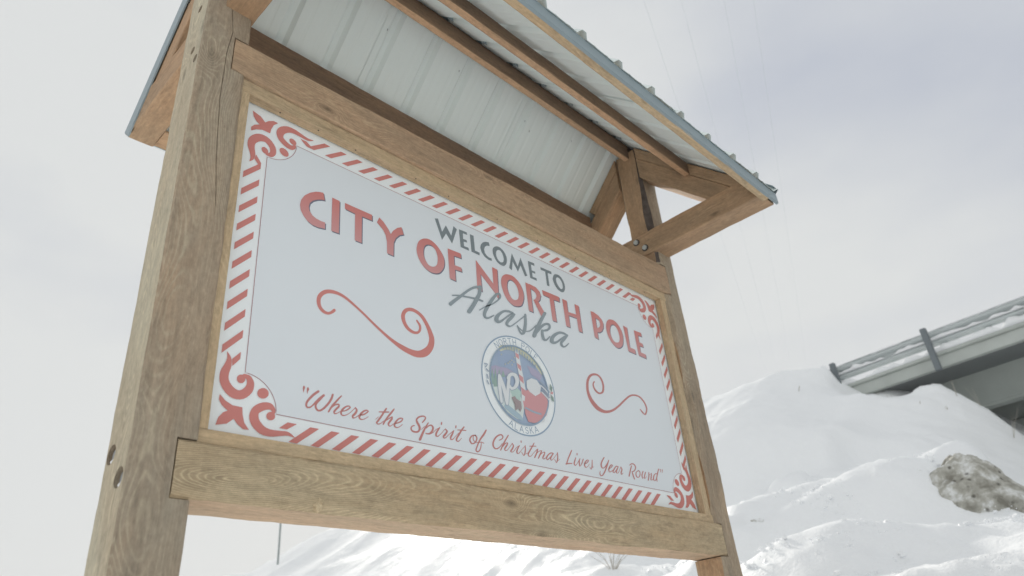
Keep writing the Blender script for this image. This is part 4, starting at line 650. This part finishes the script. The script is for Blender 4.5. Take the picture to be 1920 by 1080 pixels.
def shape_geo(sh, y, fu=None):
    """vertices and faces of one printed mark"""
    if sh[0] == 'p':
        p = pairs(sh[1], fu); v = [P3(a, b, y) for a, b in p]
        tr = tessellate_polygon([[Vector((a, b, 0)) for a, b in p]])
        return v, [tuple(t) for t in tr]
    if sh[0] == 'r':
        o = cr(pairs(sh[1], fu), True, 4); i = cr(pairs(sh[2], fu), True, 4)
        # resample the inner loop to the outer loop's count by angle
        co = (sum(a for a, b in i)/len(i), sum(b for a, b in i)/len(i))
        def rs(L):
            an = sorted([(math.atan2(b-co[1], a-co[0]), a, b) for a, b in L]); an = [(an[-1][0]-2*math.pi, an[-1][1], an[-1][2])] + an + [(an[0][0]+2*math.pi, an[0][1], an[0][2])]
            R_ = []
            for k in range(56):
                th = -math.pi + 2*math.pi*k/56
                for q in range(len(an)-1):
                    if an[q][0] <= th <= an[q+1][0]:
                        w = (th-an[q][0])/max(1e-9, an[q+1][0]-an[q][0]); R_.append((an[q][1]+(an[q+1][1]-an[q][1])*w, an[q][2]+(an[q+1][2]-an[q][2])*w)); break
            return R_
        O, I = rs(o), rs(i); n = len(O)
        v = [P3(a, b, y) for a, b in O + I]; return v, [(k, (k+1) % n, n+(k+1) % n, n+k) for k in range(n)]
    l_ = pairs(sh[1], fu); r2 = pairs(sh[2], fu)
    # round the two ends
    def endcap(l0, r0, l1, r1):
        m_ = ((l0[0]+r0[0])/2, (l0[1]+r0[1])/2); m1_ = ((l1[0]+r1[0])/2, (l1[1]+r1[1])/2)
        dx, dy = m_[0]-m1_[0], m_[1]-m1_[1]; dl = math.hypot(dx, dy) or 1; w = math.hypot(l0[0]-r0[0], l0[1]-r0[1]) / 2
        ex, ey = dx/dl*w, dy/dl*w; out_ = []
        for k_, e_ in ((.75, .6), (.35, .92)):
            out_.append(((m_[0]+(l0[0]-m_[0])*k_+ex*e_, m_[1]+(l0[1]-m_[1])*k_+ey*e_), (m_[0]+(r0[0]-m_[0])*k_+ex*e_, m_[1]+(r0[1]-m_[1])*k_+ey*e_)))
        return out_
    Lc, Rc = cr(l_), cr(r2)
    e0 = endcap(l_[0], r2[0], l_[1], r2[1]); e1 = endcap(l_[-1], r2[-1], l_[-2], r2[-2])
    Lc = [e[0] for e in reversed(e0)] + Lc + [e[0] for e in e1]; Rc = [e[1] for e in reversed(e0)] + Rc + [e[1] for e in e1]
    n = len(Lc); v = [P3(a, b, y) for a, b in Lc + Rc]
    return v, [(k, k+1, n+k+1, n+k) for k in range(n-1)]
def decal(name, shapes, y, m, fu=None, parent=None, tone=False, micro=.00006, label=None):
    v, f, tn = [], [], []
    for i, sh in enumerate(shapes):
        a, b = shape_geo(sh, y - (i % 6) * micro, fu); o = len(v); v += a; f += [tuple(q + o for q in t) for t in b]
        if tone:
            zs = [q[2] for q in a]; lo, hi = min(zs), max(zs); tn += [(q[2]-lo)/(hi-lo) for q in a]
    me = mesh(name, v, f)
    bm = bmesh.new(); bm.from_mesh(me)
    for fc in bm.faces:
        if fc.normal.y > 0: fc.normal_flip()
    bm.to_mesh(me); bm.free()
    if tone:
        at = me.attributes.new('tone', 'FLOAT', 'POINT'); at.data.foreach_set('value', tn)
    return link(name, me, m, parent or panel, label=label)
def quad(*p): return ['p', [int(round(c * 1e4)) for q in p for c in q]]
# pale field with scooped corners and its fine outline
R_ = .105
def scoop(r, inset=0.0):
    pts = []
    for (cx0, cy0, a0) in ((0, 0, 90), (PW, 0, 180), (PW, 1, 270), (0, 1, 360)):
        for k in range(15):
            a = rad(a0 - 90 * k / 14); 
            pts.append((cx0 + r * math.cos(a) * (1), cy0 + r * math.sin(a)))
    return pts
sc = scoop(R_)
decal('pale_field', [quad(*sc)], -.0006, M_field)
n = len(sc); v = []
scc = Vector((PW/2, .5))
w = .0011
sc2 = []
for i, p in enumerate(sc):
    a, b = Vector(sc[i-1]), Vector(sc[(i+1) % n]); t = (b - a).normalized(); sc2.append((Vector(p) + Vector((-t.y, t.x)) * w, Vector(p) - Vector((-t.y, t.x)) * w))
v = [P3(a.x, a.y, -.0010) for a, b in sc2] + [P3(b.x, b.y, -.0010) for a, b in sc2]
link('border_line', mesh('border_line', v, [(k, (k+1) % n, n+(k+1) % n, n+k) for k in range(n)]), M_line, panel)
st = []
def each(name, shapes, y, m, **k):
    for i, sh in enumerate(shapes): decal(name, [sh] if isinstance(sh[0], str) else sh, y - (i % 3) * .00006, m, **k)
for k in range(27):
    if k < 26: u = .218 + .0717 * k; st.append(quad((u, 1.0192), (u + .0295, 1.0192), (u - .0415, 1.0755), (u - .0685, 1.0745)))
    u = .1469 + .07205 * k; e = .004 * k / 26
    st.append(quad((u + .0675, -.0705 + 1.6 * e), (u + .0925, -.0695 + 1.6 * e), (u + .0265, -.0172 + e), (u, -.0175 + e)))
for k in range(10):
    vv = .1416 + .0692 * k; st.append(quad((-.0752, vv + .0625), (-.0187, vv), (-.0187, vv + .0255), (-.0752, vv + .0885)))
    vv = .1700 + .0690 * k; st.append(quad((2.279, vv + .062), (2.329, vv), (2.329, vv + .0245), (2.284, vv + .084)))
each('border_stripe', st, -.0010, M_red)
for fx_, fy_ in ((0, 0), (1, 0), (0, 1), (1, 1)):
    fu = lambda a, b, fx_=fx_, fy_=fy_: ((PW - a) if fx_ else a, b if not fy_ else (1.0 - b))
    each('corner_scroll', DATA['corner'], -.0014, M_red, fu=fu)
decal('swirl', DATA['swirl1'], -.0010, M_red)
decal('swirl', DATA['swirl2'], -.0010, M_quote)
SHX = .0042
LS = [DATA['big'][k:k+1] for k in range(8)] + [DATA['big'][8:11], DATA['big'][11:12], DATA['big'][12:15], DATA['big'][15:17]] + [[q_] for q_ in DATA['big'][17:]]
each('letter_shadow', LS, -.0010, M_shad, fu=lambda a, b: (a + SHX, b + .0035))
BG = DATA['big']; LT = [BG[k:k+1] for k in range(8)] + [BG[8:11], BG[11:12], BG[12:15], BG[15:17], BG[17:18], BG[18:19], BG[19:20]]
each('letter', LT, -.0016, M_big, tone=True)
each('letter', DATA['welcome'], -.0010, M_wel)
decal('script_lettering', DATA['script'], -.0022, M_scr)['kind'] = 'stuff'
decal('motto_lettering', DATA['quote'], -.0010, M_quote)['kind'] = 'stuff'
# round seal
SC = (1.1550, .6765)
def ringd(r0, r1, y, m, name):
    n = 72; v = [P3(SC[0] + r * math.cos(2*math.pi*k/n), SC[1] + r * math.sin(2*math.pi*k/n), y) for r in (r0, r1) for k in range(n)]
    return link(name, mesh(name, v, [(k, (k+1) % n, n+(k+1) % n, n+k) for k in range(n)]), m, panel)
def disc(r, y, m, name):
    n = 72; v = [P3(SC[0] + r * math.cos(2*math.pi*k/n), SC[1] + r * math.sin(2*math.pi*k/n), y) for k in range(n)]
    return link(name, mesh(name, v, [tuple(range(n))]), m, panel)
CP = dict(yellow=(.62, .63, .45), flag=(.24, .36, .56), purple=(.36, .33, .50), snow=(.66, .76, .74), green=(.20, .36, .31), mint=(.42, .62, .56), bluewave=(.30, .46, .56),
          outline=(.27, .36, .47), white=(.74, .78, .80), red=(.62, .22, .24), brown=(.26, .18, .19), leaf=(.14, .26, .22), gold=(.60, .56, .30), blue2=(.20, .34, .50))
CM = {k: plain('seal_' + k, tuple(v_ * .78 + .165 for v_ in c_), .42) for k, c_ in CP.items()}
M_ring = plain('seal_ring_blue', (.31, .41, .52), .42)
disc(.209, -.0010, M_panel, 'seal_ground')
ringd(.2065, .2125, -.0014, M_ring, 'seal_ring')
disc(.168, -.0014, plain('seal_sky', (.37, .46, .60), .42), 'seal_disc')
ringd(.164, .171, -.0090 + .0045, M_ring, 'seal_ring')
from collections import OrderedDict
yy_ = -.0018
run = []
def flush():
    global yy_, run
    if run:
        decal('seal_artwork', [s for _, s in run], yy_, CM[run[0][0]], micro=.00003)['kind'] = 'stuff'; yy_ -= .00022; run = []
for c_, s in DATA['seal']:
    if run and run[0][0] != c_: flush()
    run.append((c_, s))
flush()
GL = {'N': [[(0,0),(0,1)],[(0,1),(.7,0)],[(.7,0),(.7,1)]], 'O': [[(.4+.4*math.cos(a*math.pi/6), .5+.5*math.sin(a*math.pi/6)) for a in range(13)]],
      'R': [[(0,0),(0,1)],[(0,1),(.45,1),(.6,.8),(.5,.55),(0,.5)],[(.3,.5),(.65,0)]], 'T': [[(.35,0),(.35,1)],[(0,1),(.7,1)]], 'H': [[(0,0),(0,1)],[(.65,0),(.65,1)],[(0,.5),(.65,.5)]],
      'P': [[(0,0),(0,1)],[(0,1),(.45,1),(.6,.8),(.5,.55),(0,.5)]], 'L': [[(0,1),(0,0)],[(0,0),(.5,0)]], 'E': [[(0,0),(0,1)],[(0,1),(.5,1)],[(0,.5),(.45,.5)],[(0,0),(.5,0)]],
      'A': [[(0,0),(.35,1)],[(.35,1),(.7,0)],[(.12,.35),(.58,.35)]], 'S': [[(.55,.85),(.3,1),(.05,.8),(.15,.55),(.5,.42),(.55,.18),(.3,0),(0,.15)]], 'K': [[(0,0),(0,1)],[(0,.45),(.55,1)],[(.2,.6),(.6,0)]]}
GW = {'N': .7, 'O': .8, 'R': .65, 'T': .7, 'H': .65, 'P': .6, 'L': .5, 'E': .5, 'A': .7, 'S': .55, 'K': .6, ' ': .55}
def arc_text(txt, a0, a1, rb, h, top):
    tot = sum(GW[c] for c in txt) + .38 * (len(txt) - 1); x = 0; shp = []
    for c in txt:
        for stn in GL.get(c, []):
            pts = []
            for gx_, gy_ in stn:
                a = rad(a0 + (a1 - a0) * (x + gx_) / tot)
                r = rb + h * gy_ if top else rb + h * (1 - gy_)
                pts.append((SC[0] + r * math.sin(a), SC[1] - r * math.cos(a)) if top else (SC[0] + r * math.sin(a), SC[1] + r * math.cos(a)))
            L_, R2 = [], []
            for i, p in enumerate(pts):
                a_, b_2 = Vector(pts[max(i-1, 0)]), Vector(pts[min(i+1, len(pts)-1)]); t = (b_2 - a_).normalized(); nn = Vector((-t.y, t.x)) * .0014
                L_ += [int((p[0]+nn.x)*1e4), int((p[1]+nn.y)*1e4)]; R2 += [int((p[0]-nn.x)*1e4), int((p[1]-nn.y)*1e4)]
            shp.append(['s', L_, R2])
        x += GW[c] + .38
    return shp
decal('seal_lettering', arc_text('NORTH POLE', -41, 39, .1745, .026, True), -.0014, M_ring)['kind'] = 'stuff'
decal('seal_lettering', arc_text('ALASKA', -25, 25, .1765, .025, False), -.0014, M_ring)['kind'] = 'stuff'

# ------------------------------------------------------------ small things in the snow
def rayp(px, py, d):
    v_ = r_ * (px - 960) / 1356.185 + d_ * (py - 540) / 1356.185 + f_; h_ = math.hypot(v_.x, v_.y); return CAMP + v_ * (d / h_)
def chunk(name, pos, dims, rotz, seed, label, cat='snow block', taper=0.0):
    bm = bmesh.new(); bmesh.ops.create_icosphere(bm, subdivisions=5, radius=1)
    for vv in bm.verts:
        p = vv.co.copy()
        n1 = noise.fractal(p * 1.2 + Vector((seed, 0, 0)), 1, 2, 4); n2 = noise.noise(p * 5 + Vector((0, seed, 0))); n3 = noise.noise(p * 13 + Vector((seed, seed, 0)))
        vv.co = p * (1 + .22 * n1 + .05 * n2 + .022 * n3)
        tp = 1 - taper * max(-.2, vv.co.z); vv.co.x *= dims[0] * tp; vv.co.y *= dims[1] * tp; vv.co.z *= dims[2]
    me = bpy.data.meshes.new(name); bm.to_mesh(me); bm.free()
    me.polygons.foreach_set('use_smooth', [True] * len(me.polygons))
    return link(name, me, M_dirty, M=Matrix.Translation(pos) @ Matrix.Rotation(rotz, 4, 'Z'), label=label, cat=cat)
cp = rayp(1826, 936, 8.62)
chunk('dirty_snow_block', cp, (.36, .47, .47), rad(8), 2.0, 'large grit-speckled grey ice block under the snow cap of the mound at right', taper=.5)
chunk('dirty_snow_block', rayp(1418, 984, 8.50), (.13, .12, .06), rad(-60), 5.0, 'small brown-stained lump at the left tip of the snow mound beside the right post')
chunk('dirty_snow_block', rayp(1560, 957, 8.50), (.16, .27, .07), rad(12), 8.0, 'thin grey gravelly streak in the hollow left of the large ice block')

# crumbs of ploughed snow scattered over the crests
rc = random.Random(8); cb = bmesh.new()
tpl = bmesh.new(); bmesh.ops.create_icosphere(tpl, subdivisions=1, radius=1); tv = [v_.co.copy() for v_ in tpl.verts]; tf = [[q.index for q in fc.verts] for fc in tpl.faces]; tpl.free()
xs_, ys_ = [], []
while len(xs_) < 1100:
    x = rc.uniform(4.2, 8.4); y = rc.uniform(-1.2, 3.2)
    if noise.noise(Vector((x * 1.3, y * 1.3, 5))) > .08 and rc.random() < .8: xs_.append(x); ys_.append(y)
hs_ = height0(np.array(xs_), np.array(ys_)); vv_, ff_ = [], []
for x, y, z in zip(xs_, ys_, hs_):
    r = .006 + .026 * rc.random() ** 4; o = len(vv_); sd = rc.random() * 50
    for p in tv:
        k = r * (1 + .5 * noise.noise(p * 1.7 + Vector((sd, 0, 0)))); vv_.append((x + p.x * k * 1.2, y + p.y * k, z + .018 + p.z * k * .8))
    ff_ += [tuple(q + o for q in fc) for fc in tf]
link('snow_crumbs', mesh('snow_crumbs', vv_, ff_, 40), M_snow, kind='stuff')
stalk_n = 0
def stalk(x, y, h, lean, label, n=2, seed=1):
    rg = random.Random(seed); z = hz(x, y) - .05
    o = empty('dry_stalk', (x, y, z), label, 'dry stalk', 'dry weed stalks in the snow')
    for k in range(n):
        a = rg.uniform(-.3, .3) + lean; b = rg.uniform(-.25, .25); hh = h * rg.uniform(.7, 1)
        p = [(x, y, z), (x + b * hh * .4, y - a * hh * .4, z + hh * .5), (x + b * hh, y - a * hh, z + hh)]
        vs_, fs_ = tube_mesh('stem', p, [.0045, .0035, .002], 5); link('stem', mesh('stem', vs_, fs_), M_stalk, o)
for i, (s, off, h, ln, lb) in enumerate([(-.55, .75, .55, -.12, 'tallest dry stalk standing against the dark underside of the overpass'),
        (-.30, .9, .4, .25, 'dry stalk just right of the snow peak under the guardrail post'), (1.15, .6, .30, .1, 'short dry stalk in the dip below the snow-covered curb'),
        (.85, .62, .28, -.2, 'thin leaning stalk in the dip left of the snow peak'), (.1, 1.6, .14, .3, 'stubby weed tip poking out below the snow peak'),
        (-.25, 1.5, .12, -.2, 'tiny dark weed tip lower right of the snow peak'), (-.95, 1.3, .5, .35, 'leaning stalk on the slope beside the overpass shadow'),
        (2.1, 1.7, .14, .5, 'lone weed tip on the smooth slope under the rail end')]):
    p = BF @ Vector((s, off, 0)); stalk(p.x, p.y, h, ln, lb, 2 if h > .2 else 3, i + 3)
# bare shrub under the sign's lower beam
sp = rayp(1150, 1072, 8.9); sx, sy = sp.x, sp.y; sz = hz(sx, sy) - .05
sb = empty('bare_shrub', (sx, sy, sz), 'bare leafless shrub poking from the snow seen below the lower beam', 'shrub')
rg = random.Random(3)
for k in range(13):
    a = rg.uniform(-1.0, 1.0); b = rg.uniform(-.6, .6); h = rg.uniform(.2, .42)
    p = [(sx, sy, sz), (sx + b * h * .4, sy + a * h * .4, sz + h * .5), (sx + b * h, sy + a * h * 1.2, sz + h)]
    vs_, fs_ = tube_mesh('twig', p, [.0035, .003, .002], 5); link('twig', mesh('twig', vs_, fs_), M_stalk, sb)
# thin pole beyond the embankment
pp = rayp(521, 1056, 30)
vs_, fs_ = tube_mesh('pole', [(pp.x, pp.y, pp.z - 4.5), (pp.x, pp.y, pp.z + 3.4)], [.04, .032], 10)
pe = empty('distant_pole', (pp.x, pp.y, pp.z - 3), 'slim grey-green pole seen between the sign legs beyond the snow slope', 'pole')
link('shaft', mesh('shaft', vs_, fs_, 60), M_pole, pe)
link('cap', cyl_mesh((pp.x, pp.y, pp.z + 3.42), (0, 0, 1), .05, .03, 10), M_pole, pe)
# overhead wires
WH = 13.0
def onz(px, py, z):
    v_ = r_ * (px - 960) / 1356.185 + d_ * (py - 540) / 1356.185 + f_; return CAMP + v_ * ((z - CAMP.z) / v_.z)
WL = ['leftmost of the four faint power wires, nearest the roof edge', 'second faint power wire from the roof edge', 'third faint power wire from the roof edge', 'rightmost of the four faint power wires above the overpass']
for i, (a, b) in enumerate((((1207, 0), (1283, 230)), ((1277, 0), (1333, 215)), ((1357, 0), (1411, 300)), ((1412, 0), (1466, 380)))):
    A_, B_ = onz(*a, WH), onz(*b, WH); t = (B_ - A_).normalized()
    A2, B2 = A_ - t * 25, A_ + t * 70
    pts = [A2.lerp(B2, k / 24) - Vector((0, 0, 1.6 * (1 - (2 * k / 24 - 1) ** 2) - 1.2)) for k in range(25)]
    vs_, fs_ = tube_mesh('power_line', pts, .0032, 5)
    link('power_line', mesh('power_line', vs_, fs_), M_wire, label=WL[i], cat='power line', group='overhead power wires')
